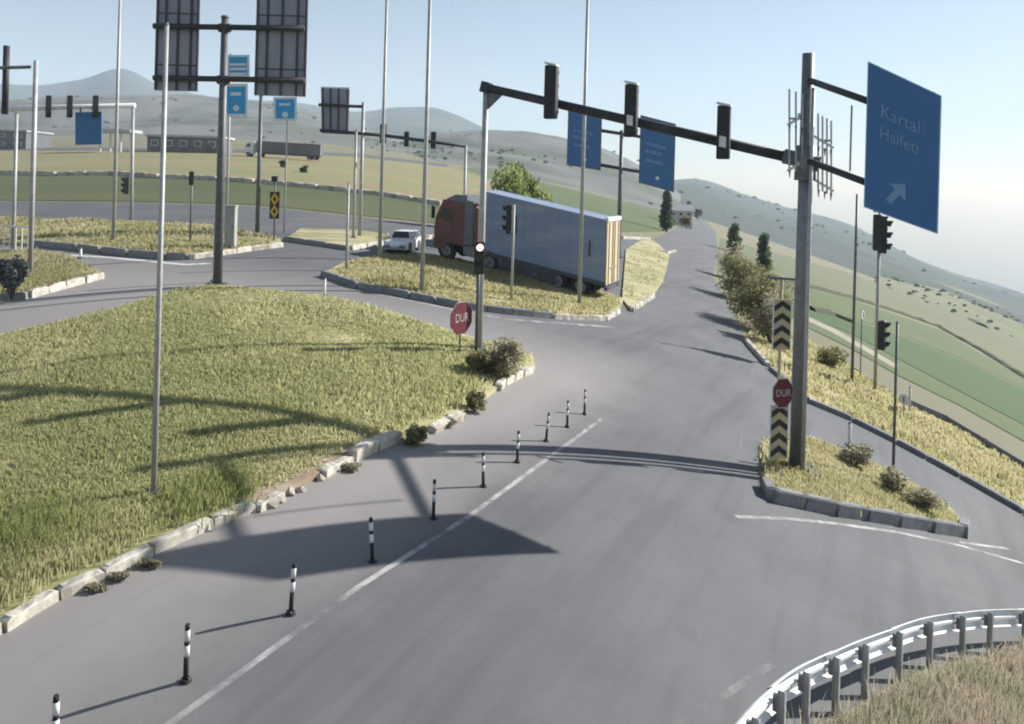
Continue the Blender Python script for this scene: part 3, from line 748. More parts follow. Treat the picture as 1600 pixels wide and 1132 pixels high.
def octagon(org, c, ex, n, w, h, th):
    pts = []
    for i in range(8):
        a = math.pi / 8 + i * math.pi / 4; pts.append(Vector(c) + ex * (math.cos(a) * w / 2 / math.cos(math.pi / 8)) + UP * (math.sin(a) * h / 2 / math.cos(math.pi / 8)))
    return MB(org).prism(pts, n * -th)
def stop_sign(px, yb, yc, size, ang, name, label, m_post='galv'):
    P = G(px, yb, .1); t = thing(name, label, 'stop sign', P)
    zc = ztop(P, yc); ex = Vector((math.cos(ang), math.sin(ang), 0)); n = ex.cross(UP).normalized()
    MB(P).cyl(P - UP * .2, Vector((P.x, P.y, zc + size * .45)) - n * .0, .03, .03, 10).build('post', m_post, t, True)
    c = Vector((P.x, P.y, zc)) + n * .05
    pl = octagon(P, c, ex, n, size, size, .012).build('sign_plate', 'sign_red', t)
    octagon(P, c - n * .014, ex, n, size * 1.05, size * 1.05, .006).build('border', 'stop_text', pl)
    text_mesh('lettering', 'DUR', size * .40, c + n * .006, ex, UP, 'stop_text', pl, P, sx=.78)
    return t
stop_sign(718, 552, 497, .92, R(52), 'stop_sign', 'dark red octagonal DUR sign left of the gantry foot')

# ------------------------------------------------------------------ chevron post on the right island
P = G(1213, 742, .14); t = thing('chevron_marker', 'tall post with two black chevron boards on the kerbed right island', 'chevron sign', P)
z = lambda y: ztop(P, y)
MB(P).cyl(P - UP * .2, Vector((P.x, P.y, z(432))), .045, .04, 12).build('post', 'chevron_cream', t, True)
MB(P).box(P + UP * .02, (.26, .26, .04), ch=.008).build('base_plate', 'galv_dark', t)
for ya, yb in ((468, 546), (632, 716)):
    w = .47; z1, z0 = z(ya), z(yb); ex = Vector((math.cos(R(10)), math.sin(R(10)), 0)); n = ex.cross(UP).normalized()
    c = Vector((P.x, P.y, (z0 + z1) / 2)) + n * .06
    pn = MB(P).box(c, (w, .02, z1 - z0), (ex, n, UP), ch=.004).build('board', 'chevron_cream', t)
    H_ = z1 - z0
    for k in range(4):
        b0 = z0 + H_ * (.02 + k * .245); lo = b0; mb = MB(P)
        for s in (-1, 1):
            pts = [(s * w * .47, lo), (s * w * .47, lo + H_ * .115), (0, lo + H_ * .235), (0, lo + H_ * .12)]
            mb.prism([c + ex * x + UP * (zz - c.z) + n * .016 for x, zz in pts], n * -.005)
        mb.build('chevron', 'chevron_black', pn)
    for s in (-1, 1): MB(P).box(c + ex * s * w * .49 + n * .004, (.02, .03, H_), (ex, n, UP)).build('board_edge', 'sign_white', pn)
ex = Vector((1, 0, 0))
MB(P).cyl(Vector((P.x - .32, P.y - .05, z(434))), Vector((P.x + .3, P.y - .05, z(436))), .03, .03, 8).build('top_bar', 'galv_dark', t)
ex = Vector((math.cos(R(18)), math.sin(R(18)), 0)); n = ex.cross(UP).normalized(); c = Vector((P.x + .05, P.y, z(613))) + n * .1
rd = octagon(P, c, ex, n, .56, .70, .012).build('stop_plate', 'sign_red', t); rd['label'] = 'small red DUR plate between the chevron boards'
octagon(P, c - n * .014, ex, n, .59, .735, .006).build('border', 'sign_white', rd)
text_mesh('lettering', 'DUR', .25, c + n * .006, ex, UP, 'stop_text', rd, P, sx=.85)
# thin mast beside the main gantry post, made tall to cast a second shadow line
mast(1254, 744, 140, .055, .045, 'steel_mast', 'thin pale mast standing against the thick gantry post', 'mast', dz=.14)

# ------------------------------------------------------------------ bollards
BASES = [(86, 1190), (290, 1065), (454, 960), (582, 878), (677, 811), (755, 761), (808, 723), (853, 690), (886, 668), (913, 648)]
BLAB = ['black and white lane bollard cut off by the bottom edge of the picture', 'black and white lane bollard with a full shadow, second from the bottom',
        'black and white lane bollard, third from the bottom left corner', 'black and white bollard standing at the near edge of the big sign shadow',
        'dark slim bollard at the far edge of the big sign shadow', 'bollard on the double shadow lines across the lane',
        'bollard just beyond the double shadow lines, beside the white lane line', 'third bollard from the far end of the row', 'second bollard from the far end of the row', 'smallest bollard at the far end of the row']
def make_bollard():
    t = thing('lane_bollard', '', 'bollard')
    MB().cyl((0, 0, 0), (0, 0, .035), .068, .05, 16).build('base', 'rubber', t)
    for a in range(3):
        x, y = .046 * math.cos(a * 2.1), .046 * math.sin(a * 2.1); MB().cyl((x, y, .03), (x, y, .05), .012, .012, 6).build('bolt', 'galv', t)
    z0 = .035
    for h, m, nm in ((.25, 'rubber', 'shaft'), (.12, 'white_metal', 'white_band'), (.05, 'rubber', 'black_band'), (.12, 'white_metal', 'white_band'), (.06, 'rubber', 'cap')):
        r = .028 if m == 'rubber' else .030
        MB().cyl((0, 0, z0), (0, 0, z0 + h), r, r * (.85 if nm == 'cap' else 1), 14).build(nm, m, t, True); z0 += h
    return t
b0 = make_bollard()
for i, (p, lb) in enumerate(zip(BASES, BLAB)):
    o = b0 if i == 0 else copy_tree(b0)
    o.location = G(*p); o.rotation_euler = (R(random.gauss(0, 1.6)), R(random.gauss(0, 1.6)), random.uniform(0, 6)); o['label'] = lb; o['group'] = 'bollards along the lane'

# ------------------------------------------------------------------ guard rail at the bottom right
RB = [(1128, 1310), (1178, 1232), (1219, 1182), (1258, 1146), (1305, 1117), (1351, 1091), (1404, 1066), (1452, 1045), (1503, 1032), (1546, 1024), (1600, 1019), (1672, 1018), (1760, 1026)]
RPT = [G(*p) for p in RB]
t = thing('guard_rail', 'curved galvanised guard rail round the dry verge at bottom right', 'guard rail', RPT[4]); O = RPT[4]
def spline(P, n=6):
    out = []
    for i in range(len(P) - 1):
        p0, p1, p2, p3 = P[max(i - 1, 0)], P[i], P[i + 1], P[min(i + 2, len(P) - 1)]
        for k in range(n):
            s = k / n; out.append(.5 * ((2 * p1) + (p2 - p0) * s + (2 * p0 - 5 * p1 + 4 * p2 - p3) * s * s + (3 * p1 - p0 - 3 * p2 + p3) * s ** 3))
    return out + [P[-1]]
cl = spline(RPT)
PROF = [(.0, .155), (.02, .15), (.06, .115), (.07, .085), (.06, .055), (.012, .02), (.012, -.02), (.06, -.055), (.07, -.085), (.06, -.115), (.02, -.15), (.0, -.155)]
def rail(i0, i1, lift, out):
    vs = []; fs = []
    idx = list(range(i0, min(i1, len(cl) - 1) + 1)); m_ = len(PROF)
    for i in idx:
        d = cl[min(i + 1, len(cl) - 1)] - cl[max(i - 1, 0)]; d.z = 0; d.normalize(); nrm = Vector((-d.y, d.x, 0))
        for (o_, z_) in PROF: vs.append(cl[i] + nrm * (out + o_) + UP * (.60 + z_ + lift))
        for (o_, z_) in PROF: vs.append(cl[i] + nrm * (out + o_ - .012) + UP * (.60 + z_ + lift))
    k = 2 * m_
    for a in range(len(idx) - 1):
        for j in range(m_ - 1):
            fs.append((a * k + j, a * k + j + 1, (a + 1) * k + j + 1, (a + 1) * k + j)); fs.append((a * k + m_ + j, (a + 1) * k + m_ + j, (a + 1) * k + m_ + j + 1, a * k + m_ + j + 1))
        for j in (0, m_ - 1): fs.append((a * k + j, (a + 1) * k + j, (a + 1) * k + m_ + j, a * k + m_ + j))
    MB(O).add(vs, fs).build('rail_beam', 'rail_galv', t)
for n_, i in enumerate(range(0, len(cl) - 1, 12)): rail(i, i + 13, .003 * (n_ % 2), .10 + .013 * (n_ % 2))
for i, p in enumerate(RPT):
    d = RPT[min(i + 1, len(RPT) - 1)] - RPT[max(i - 1, 0)]; d.z = 0; d.normalize(); nrm = Vector((-d.y, d.x, 0))
    ps = MB(O)
    for q, sz in ((0, (.008, .08, .95)), (-.04, (.05, .008, .95)), (.04, (.05, .008, .95))): ps.box(p + nrm * q + UP * .28, sz, (d, nrm, UP))
    po = ps.build('post', 'pole_light', t)
    MB(O).box(p + nrm * .075 + UP * .6, (.05, .05, .2), (d, nrm, UP)).build('spacer', 'galv', po)
    MB(O).cyl(p + nrm * .10 + UP * .6, p + nrm * .135 + UP * .6, .022, .022, 8).build('bolt', 'galv', po)

# ------------------------------------------------------------------ double sign mast on the left (panels seen from behind)
P = G(340, 445, .05); t = thing('sign_mast', 'dark mast with two tall sign panels seen from behind', 'sign mast', P); O = P
z = lambda y: ztop(P, y); zt = z(28)
MB(O).cyl(P - UP * .3, Vector((P.x, P.y, zt)), .17, .13, 16).build('post', 'galv_dark', t, True)
MB(O).box(P + UP * .03, (.7, .7, .06), ch=.01).build('base_plate', 'galv_dark', t)
MB(O).cyl(Vector((P.x, P.y, zt)), Vector((P.x, P.y, zt + .08)), .17, .12, 14).build('cap', 'galv_dark', t)
sc = P.y / F
def bx(px, y): return D(px, y, P.y)
for yb in (44, 125):
    a, b = bx(240, yb - 3), bx(476, yb + 1); a.y = b.y = P.y
    MB(O).cyl(a, b, .11, .11, 12).build('crossbar', 'beam_dark', t, True)
    MB(O).cyl(Vector((P.x - .22, P.y, z(yb))), Vector((P.x + .22, P.y, z(yb))), .17, .17, 12).build('clamp', 'beam_dark', t)
for x0, x1, y0, y1, lb in ((241, 309, -60, 143, 'grey back of the left sign panel with stiffeners'), (396, 477, -60, 151, 'grey back of the right sign panel with stiffeners')):
    ctr = D((x0 + x1) / 2, y1, P.y + .35); half = (x1 - x0) / 2 * sc
    zb, ztp = ctr.z, ctr.z + (y1 - y0) * sc
    pn = MB(O).box((ctr.x + .06, P.y + .24, (zb + ztp) / 2), (2 * half, .03, ztp - zb)).build('sign_panel', 'sign_back', t); pn['label'] = lb
    for i, a_ in enumerate((-.95, -.55, .02, .62, .95)):
        MB(O).box((ctr.x + .06 + a_ * half, P.y + .19, (zb + ztp) / 2), (.07, .07, ztp - zb - .05)).build('stiffener', 'sign_rib', pn)
    for i in (1, 3):
        zz = zb + (ztp - zb) * i / 5
        MB(O).box((ctr.x + .06, P.y + .215, zz), (2 * half - .1, .02, .05)).build('seam', 'sign_rib', pn)

# ------------------------------------------------------------------ blue sign posts beyond it
def blue_post(px, yb, signs, label, yt, r=.07, name='direction_sign', mats='sign_blue_light'):
    P = G(px, yb, .05); t = thing(name, label, 'road sign', P); sc = P.y / F
    MB(P).cyl(P - UP * .2, Vector((P.x, P.y, ztop(P, yt))), r, r * .85, 10).build('post', 'pole_light', t, True)
    for (x0, y0, x1, y1, kind) in signs:
        c4 = [D(x0, y0, P.y - .12), D(x1, y0, P.y - .12), D(x1, y1, P.y - .12), D(x0, y1, P.y - .12)]
        for q in c4: q.y = P.y - .12
        n = Vector((0, -1, 0))
        pl = panel_quad(P, c4, n, .04).build('sign_plate', mats, t)
        frame_on(P, c4, .10, .09, n, .006, .01).build('border', 'sign_white', pl)
        if kind == 'lines':
            for k, b_ in enumerate((.38, .58, .8)): quad_on(P, c4, .14, b_, .86, b_ + .1, n, .008).build('lettering', 'sign_white', pl)
        else:
            quad_on(P, c4, .25, .26, .72, .36, n, .008).build('lettering', 'sign_white', pl)
            dot_on(pl, P, c4, n, .5, .74, (x1 - x0) * sc * .13, 'sign_white')
        MB(P).box((P.x, P.y - .05, (c4[0].z + c4[2].z) / 2), (.12, .1, .3)).build('bracket', 'galv_dark', t)
    return t
blue_post(353, 368, [(354, 86, 390, 121, 'lines'), (351, 131, 387, 183, 'dot')], 'pair of light blue signs on one post behind the dark mast', 84)
blue_post(444, 362, [(427, 152, 464, 189, 'dot')], 'single light blue square sign right of the sign mast', 150, .05)

# ------------------------------------------------------------------ sign gantry behind the lorry
P = G(966, 402, .05); t = thing('sign_gantry', 'dark post with two blue direction signs behind the lorry', 'sign mast', P); O = P
MB(O).cyl(P - UP * .3, Vector((P.x, P.y, ztop(P, 204))), .19, .16, 14).build('post', 'galv_dark', t, True)
MB(O).box(P + UP * .03, (.8, .8, .06), ch=.01).build('base_plate', 'galv_dark', t)
for ya, yb in ((197, 222), (250, 278)):
    a, b = D(892, ya, P.y), D(1052, yb, P.y); MB(O).cyl(a, b, .15, .15, 10).build('crossbar', 'beam_dark', t, True)
for x0, y0, x1, y1, y2, y3, sd, lb in ((888, 165, 941, 178, 258, 267, 3, 'blue sign panel on the left arm'), (1001, 180, 1056, 194, 286, 301, 9, 'blue sign panel on the right arm')):
    Yp = P.y - .3; c4 = [D(x0, y0, Yp), D(x1, y1, Yp), D(x1, y3, Yp), D(x0, y2, Yp)]; n = Vector((0, -1, 0))
    for q in c4: q.y = Yp
    c4[3].x = c4[0].x; c4[2].x = c4[1].x
    pl = panel_quad(O, c4, n, .08).build('sign_panel', 'sign_blue', t); pl['label'] = lb
    frame_on(O, c4, .035, .018, n, .008, .02).build('border', 'galv_dark', pl)
    for k, (a0, a1, b0) in enumerate(((.2, .75, .36), (.15, .62, .47), (.2, .7, .60))): strokes(pl, O, c4, n, a0, b0, a1, b0 + .055, 8, 'sign_text', sd + k)
    dot_on(pl, O, c4, n, .52, .86, .16, 'sign_white')
    for a_ in (.15, .5, .85):
        p0 = c4[0] + (c4[1] - c4[0]) * a_ - n * .13; p1 = c4[3] + (c4[2] - c4[3]) * a_ - n * .13
        MB(O).cyl(p0, p1, .04, .04, 6).build('stiffener', 'sign_rib', t)

# ------------------------------------------------------------------ far gantry in the middle distance
P = G(562, 370, .05); t = thing('far_signal_gantry', 'thin far gantry with a grey sign back and small signal heads', 'gantry', P); O = P
z = lambda y: ztop(P, y)
MB(O).cyl(P - UP * .2, Vector((P.x, P.y, z(160))), .12, .1, 12).build('post', 'pole_light', t, True)
Q = G(728, 352, .05); Q2 = D(728, 228, P.y); Qb = gp(Q2.x, P.y)
MB(O).cyl(Qb - UP * .2, Vector((Qb.x, Qb.y, Q2.z)), .09, .08, 10).build('post', 'pole_light', t, True)
def pl_(x, y): q = D(x, y, P.y); q.y = P.y; return q
MB(O).cyl(pl_(500, 204), pl_(600, 212), .11, .11, 10).cyl(pl_(600, 212), pl_(728, 229), .11, .1, 10).build('beam', 'beam_dark', t, True)
MB(O).cyl(pl_(498, 164), pl_(567, 167), .1, .1, 10).build('upper_beam', 'beam_dark', t, True)
c4 = [pl_(500, 137), pl_(545, 139), pl_(543, 210), pl_(501, 208)]
for q in c4: q.y += .25
pn = MB(O).prism(c4, Vector((0, .05, 0))).build('sign_panel', 'sign_back', t)
for a_ in (.06, .34, .62, .94):
    p0 = c4[0] + (c4[1] - c4[0]) * a_ - Vector((0, .06, 0)); p1 = c4[3] + (c4[2] - c4[3]) * a_ - Vector((0, .06, 0)); MB(O).cyl(p0, p1, .05, .05, 6).build('stiffener', 'sign_rib', pn)
MB(O).box((c4[0] + c4[1]) / 2 + UP * .04, ((c4[1] - c4[0]).length, .1, .09)).build('top_edge', 'white_metal', pn)
for px, y0, y1 in ((598, 192, 226), (635, 204, 231), (677, 204, 234)):
    a, b = pl_(px, y0), pl_(px, y1); c = (a + b) / 2; sig_head(t, O, c + Vector((0, .2, 0)), (.3, 1, 0), 3, (a.z - b.z) / 1.1, visor=False)

# ------------------------------------------------------------------ gantry arm at the left edge
P = G(205, 345, .05); t = thing('cantilever_gantry', 'white horizontal arm with three small signal heads and a blue panel, at left', 'gantry', P); O = P
def pl_(x, y): q = D(x, y, P.y); q.y = P.y; return q
MB(O).cyl(P - UP * .2, pl_(208, 166), .11, .09, 12).build('post', 'pole_light', t, True)
MB(O).cyl(pl_(-120, 174), pl_(211, 165), .17, .15, 12).build('arm', 'white_metal', t, True)
for px in (80, 113, 153):
    a, b = pl_(px, 147), pl_(px, 188); sig_head(t, O, (a + b) / 2 - Vector((0, .3, 0)), (.8, .6, 0), 3, (a.z - b.z) / 1.15, visor=False)
c4 = [pl_(119, 176), pl_(160, 175), pl_(160, 226), pl_(119, 227)]
for q in c4: q.y -= .1
MB(O).prism(c4, Vector((0, .06, 0))).build('sign_panel', 'sign_blue', t)['label'] = 'dull blue panel hanging under the arm'
for a_ in (.2, .8):
    q = c4[0] + (c4[1] - c4[0]) * a_; MB(O).box(q + UP * .1, (.08, .08, .4)).build('hanger', 'galv_dark', t)
sh = sig_head(t, O, Vector((P.x - .35, P.y - .1, ztop(P, 291))), (-.7, -.7, 0), 3, 1.1); sh['label'] = 'signal head low on the post'
MB(O).cyl(Vector((P.x - .3, P.y - .05, ztop(P, 291))), Vector((P.x, P.y, ztop(P, 291))), .03, .03, 6).build('bracket', 'galv_dark', sh)
P = G(47, 428, .12); t = thing('road_gantry_post', 'dark post at far left with a short crossbar near its top', 'gantry', P); O = P
def pl_(x, y): q = D(x, y, P.y); q.y = P.y; return q
MB(O).cyl(P - UP * .2, Vector((P.x, P.y, ztop(P, 95))), .1, .085, 12).build('post', 'pole_light', t, True)
MB(O).cyl(pl_(-60, 108), pl_(48, 105), .07, .07, 10).build('crossbar', 'galv_dark', t, True)
q = pl_(3, 70); q0 = gp(q.x, P.y + .3)
MB(O).cyl(Vector((q.x, P.y + .3, q.z)), Vector((q.x, P.y + .3, pl_(3, 178).z)), .12, .12, 12).build('hanger_post', 'beam_dark', t, True)
MB(O).box(P + UP * .02, (.42, .42, .04), ch=.008).build('base_plate', 'galv_dark', t)

# ------------------------------------------------------------------ plain masts
mast(240, 770, 40, .048, .036, 'steel_mast', 'nearest slim mast rising from the near grass in front of the grey panels', 'mast')
mast(177, 378, -60, .10, .06, 'steel_mast', 'tall thin mast in front of the peaked mountain at left', 'mast')
mast(593, 405, -60, .10, .06, 'steel_mast', 'tall mast left of the white car', 'mast')
mast(659, 456, -60, .10, .065, 'steel_mast', 'tall mast on the island right of the white car', 'mast')
mast(905, 476, -60, .10, .065, 'steel_mast', 'tall mast on the island in front of the lorry side', 'mast')
mast(402, 364, 150, .13, .1, 'steel_mast', 'dark pole under the right grey sign back', 'mast', m='galv_dark')
mast(20, 398, 178, .085, .07, 'steel_mast', 'short pale pole beside the far left gantry post', 'mast')
mast(552, 372, 205, .085, .07, 'steel_mast', 'pale pole beside the far gantry post', 'mast')
mast(541, 421, 288, .06, .05, 'marker_post', 'grey post at the left tip of the lorry island', 'post')
mast(1331, 602, 305, .075, .055, 'steel_mast', 'dark pole right of the gantry with a bracket at its top', 'mast', m='galv_dark', dz=.05)
mast(1395, 756, 505, .045, .035, 'marker_post', 'slim dark post at the right end of the kerbed island', 'post', m='galv_dark', dz=.14)
mast(1327, 697, 662, .05, .05, 'marker_post', 'short white post among the weeds of the right island', 'post', m='white_metal', dz=.1)
mast(1421, 648, 606, .05, .05, 'marker_post', 'short white post beside the ditch on the right', 'post', m='white_metal', dz=.05)
mast(126, 404, 389, .05, .05, 'marker_post', 'tiny white post in front of the left island kerb', 'post', m='white_metal', dz=0)
mast(507, 464, 436, .045, .045, 'marker_post', 'small white post on the road below the lorry island tip', 'post', m='white_metal', dz=0)
mast(334, 440, 352, .05, .05, 'marker_post', 'thin pale post left of the dark sign mast foot', 'post', m='white_metal', dz=.05)
# signal posts
def signal_post(px, yb, ys0, ys1, label, facing, yt=None, m='galv_dark', lit=None, off=-.16, r=.05, dz=.1):
    P = G(px, yb, dz); t = thing('traffic_light', label, 'traffic light', P)
    MB(P).cyl(P - UP * .2, Vector((P.x, P.y, ztop(P, yt if yt else ys0))), r, r * .9, 10).build('post', m, t, True)
    MB(P).box(P + UP * .02, (r * 5, r * 5, .04)).build('base_plate', 'galv_dark', t)
    a, b = ztop(P, ys0), ztop(P, ys1); sig_head(t, P, Vector((P.x + off, P.y - .12, (a + b) / 2)), facing, 3, (a - b) / .98, lit)
    MB(P).box((P.x + off / 2, P.y - .05, (a + b) / 2), (abs(off), .05, .08)).build('bracket', 'galv_dark', t)
    return t
signal_post(799, 470, 320, 366, 'slender traffic light before the lorry side', (-1, .3, 0), m='pole_light', r=.06)
signal_post(297, 381, 268, 290, 'slim traffic light on the left island', (.5, -1, 0), off=.02, r=.05)
signal_post(1368, 612, 500, 546, 'traffic light beside the right field, two posts right of the gantry', (.8, -.6, 0), yt=385, off=.2, m='pole_light', dz=.05)
P = G(1366, 611, .05); t = thing('traffic_light_cluster', 'cluster of dark signal heads just below the big blue sign', 'traffic light', P)
q = Vector((P.x, P.y + .1, 0))
MB(P).cyl(Vector((P.x - .75, P.y + .1, ztop(P, 316))), Vector((P.x - .1, P.y + .1, ztop(P, 328))), .035, .035, 8).build('bracket', 'white_metal', t)
MB(P).cyl(P, Vector((P.x, P.y, ztop(P, 330))), .05, .045, 8).build('post', 'pole_light', t, True)
for dx, ya, yb in ((-.12, 335, 392), (.16, 342, 396)):
    a, b = ztop(P, ya), ztop(P, yb); sig_head(t, P, Vector((P.x + dx, P.y - .1, (a + b) / 2)), (1, -.35, 0), 3, (a - b) / .98)
MB(P).box((P.x - .05, P.y - .05, ztop(P, 326)), (.5, .06, .4)).build('backplate', 'sign_blue_light', t)
def round_sign(px, yb, yc, rad, label, m='sign_back', ang=30, dz=.05):
    P = G(px, yb, dz); t = thing('round_sign', label, 'road sign', P); zc = ztop(P, yc)
    MB(P).cyl(P - UP * .1, Vector((P.x, P.y, zc + rad)), .03, .03, 8).build('post', 'galv_dark', t, True)
    n = Vector((math.sin(R(ang)), -math.cos(R(ang)), 0)); c = Vector((P.x, P.y, zc)) + n * .045
    d = MB(P).cyl(c, c + n * .012, rad, rad, 20).build('sign_disc', 'sign_white', t)
    MB(P).cyl(c - n * .01, c - n * .001, rad * 1.03, rad * 1.03, 20).build('rim', 'beam_dark', d)
    MB(P).box(c + n * .016, (rad * .3, .01, rad * 1.2)).build('symbol', 'beam_dark', d)
    return t
round_sign(1344, 590, 492, .24, 'small round sign on a thin post behind the dark pole, right', ang=50)
round_sign(1412, 648, 624, .22, 'small dark round sign low beside the ditch', ang=-30)
# yellow diamond marker on the left island
P = G(428, 376, .12); t = thing('arrow_marker', 'yellow marker with stacked diamond shapes at the island end', 'road sign', P)
MB(P).cyl(P - UP * .1, Vector((P.x, P.y, ztop(P, 275))), .045, .04, 8).build('post', 'galv_dark', t, True)
za, zb = ztop(P, 300), ztop(P, 342); bd = MB(P).box((P.x, P.y - .06, (za + zb) / 2), (.52, .03, za - zb)).build('board', 'chevron_black', t)
for k in range(2):
    zc = za - (za - zb) * (.27 + .46 * k); hh = (za - zb) * .25
    mb = MB(P)
    for s in (-1, 1):
        for v in (-1, 1):
            mb.prism([Vector((P.x, P.y - .08, zc + v * hh)), Vector((P.x + s * .24, P.y - .08, zc)), Vector((P.x + s * .10, P.y - .08, zc)), Vector((P.x, P.y - .08, zc + v * hh * .45))], Vector((0, .01, 0)))
    mb.build('diamond', 'yellow_sign', bd)
MB(P).box((P.x - .05, P.y, ztop(P, 280)), (.3, .2, .3)).build('lamp', 'signal_black', t)
# grey switch cabinet
P = G(360, 387, .12); t = thing('switch_cabinet', 'tall grey switch cabinet behind the dark sign mast', 'cabinet', P)
hz = ztop(P, 322) - P.z
MB(P).box(P + UP * (hz / 2 + .04), (.5, .42, hz - .08), ch=.015).build('body', 'cabinet', t)
MB(P).box(P + UP * .04, (.56, .48, .1)).build('plinth', 'kerb_grey', t)
MB(P).box(P + UP * (hz + .01), (.56, .48, .05)).build('roof', 'cabinet', t)
dr = MB(P).box(P + Vector((0, -.217, hz / 2 + .04)), (.42, .014, hz - .3)).build('door', 'cabinet', t)
MB(P).box(P + Vector((.15, -.232, hz / 2)), (.025, .02, .14)).build('handle', 'signal_black', dr)
# little railing at the left edge
P = G(14, 398, .12); t = thing('pedestrian_railing', 'short pale railing at the left edge of the picture', 'railing', P); sc = P.y / F
hz = 44 * sc
for i in range(6): MB(P).cyl(P + Vector((-.55 + i * .28, 0, 0)), P + Vector((-.55 + i * .28, 0, hz)), .03, .03, 8).build('baluster', 'white_metal', t)
for zz in (.2, hz): MB(P).cyl(P + Vector((-.6, 0, zz)), P + Vector((.9, 0, zz)), .03, .03, 8).build('bar', 'white_metal', t)

# ------------------------------------------------------------------ vehicles
def frame_mtx(a, b, lat=None):
    """matrix with x along a->b on the sloping ground, y to the left, z up"""
    ex = (b - a).normalized(); ey = UP.cross(ex).normalized(); ez = ex.cross(ey)
    m = Matrix((ex, ey, ez)).transposed().to_4x4(); m.translation = a; return m
def wheel(parent, x, y, r, w, side):
    wl = MB().cyl((x, y - w / 2, r), (x, y + w / 2, r), r, r, 20).build('wheel', 'rubber', parent, True)
    s = y + side * (w / 2 + .004)
    MB().cyl((x, s - side * .02, r), (x, s, r), r * .58, r * .58, 16).build('rim', 'galv', wl)
    MB().cyl((x, s, r), (x, s + side * .05, r), r * .22, r * .18, 12).build('hub', 'galv_dark', wl)
    return wl
def lorry():
    R0 = G(944, 474); dx = Vector((-.925, .38, 0)).normalized()
    tt = tq(748, 400)[0]; Lt = (tt * R0.y - R0.x) / (dx.x - tt * dx.y)
    e = R0 + dx * Lt; Fr = gp(e.x, e.y)
    side = Vector((dx.y, -dx.x, 0))                       # away from the camera (to the right of travel)
    a = R0 + side * 1.25; b = Fr + side * 1.25
    slope = (b.z - a.z) / Vector((b.x - a.x, b.y - a.y)).length; b2 = Vector((b.x, b.y, a.z)); mtx = frame_mtx(a, b2); Lt = (b2 - a).length
    t = thing('lorry', 'articulated lorry with blue-grey box trailer, tan rear door and dark red cab', 'lorry', mtx=mtx)
    W = 2.5; z0, z1 = .85, ztop(R0, 344) - R0.z
    body = MB().box((Lt / 2, 0, (z0 + z1) / 2), (Lt, W, z1 - z0), ch=.03).build('trailer_box', 'trailer_blue', t)
    n = int(Lt / .62)
    for i in range(n + 1):                                # posts of the box side
        x = .08 + (Lt - .16) * i / n
        for s in (1, -1): MB().box((x, s * (W / 2 + .006), (z0 + z1) / 2), (.05, .014, z1 - z0 - .2)).build('side_rib', 'trailer_blue', body)
    for s in (1, -1):
        for zz, h in ((z0 + .09, .2), (z1 - .07, .16)): MB().box((Lt / 2, s * (W / 2 + .02), zz), (Lt + .02, .05, h)).build('side_rail', 'trailer_blue' if zz > 2 else 'trailer_frame', body)
    MB().box((Lt * .70, W / 2 + .035, z0 + 2.0), (.09, .02, .95)).build('latch_mark', 'beam_dark', body)
    MB().box((Lt * .12, W / 2 + .035, z0 + 1.7), (.08, .02, .8)).build('latch_mark', 'beam_dark', body)
    for s in (1, -1):
        d = MB().box((-.035, s * W / 4, (z0 + z1) / 2), (.06, W / 2 - .03, z1 - z0 - .1), ch=.012).build('rear_door', 'door_tan', t)
        for y in (.2, .9): MB().cyl((-.09, s * y, z0 + .1), (-.09, s * y, z1 - .12), .025, .025, 8).build('lock_bar', 'chrome', d)
        MB().box((-.11, s * .35, z0 + .9), (.03, .34, .05)).build('handle', 'chrome', d)
    MB().box((-.04, 0, z1 + .03), (.16, W + .1, .2), ch=.01).build('rear_header', 'white_metal', t)
    MB().box((-.04, 0, z0 - .12), (.14, W, .2)).build('rear_bumper', 'trailer_frame', t)
    for s in (1, -1): MB().box((-.12, s * 1.0, z0 - .12), (.03, .3, .13)).build('tail_lamp', 'sign_red', t)
    for s in (1, -1): MB().box((Lt / 2, s * .45, z0 - .13), (Lt - .3, .12, .24)).build('chassis_rail', 'trailer_frame', t)
    for i in range(3):
        x = 1.3 + 1.25 * i
        if x > Lt - 2: break
        MB().cyl((x, -1.0, .5), (x, 1.0, .5), .07, .07, 8).build('axle', 'trailer_frame', t)
        for s in (1, -1):
            wheel(t, x, s * 1.05, .5, .34, s)
    for s in (1, -1):
        MB().box((Lt * .62, s * 1.2, .55), (Lt * .52, .05, .56)).build('side_guard', 'trailer_frame', t)
    for s in (1, -1): MB().box((.55, s * 1.05, .55), (.02, .4, .5)).build('mud_flap', 'rubber', t)
    # tractor
    x0 = Lt + .55
    MB().box((x0 + .2, 0, .72), (4.9, .9, .26)).build('tractor_frame', 'trailer_frame', t)
    prof = [(x0 + .25, .95), (x0 + .25, 3.0), (x0 + .55, 3.28), (x0 + 1.7, 3.24), (x0 + 2.12, 2.2), (x0 + 2.22, 1.5), (x0 + 2.2, .55), (x0 + 1.55, .5), (x0 + 1.4, .95)]
    cab = MB().prism([(x, -1.22, zz) for x, zz in prof], (0, 2.44, 0)).build('cab', 'cab_red', t)
    MB().prism([(x0 + 1.76, -1.1, 3.08), (x0 + 2.09, -1.1, 2.3), (x0 + 2.12, -1.1, 2.3), (x0 + 1.79, -1.1, 3.08)], (0, 2.2, 0)).build('windscreen', 'glass_dark', cab)
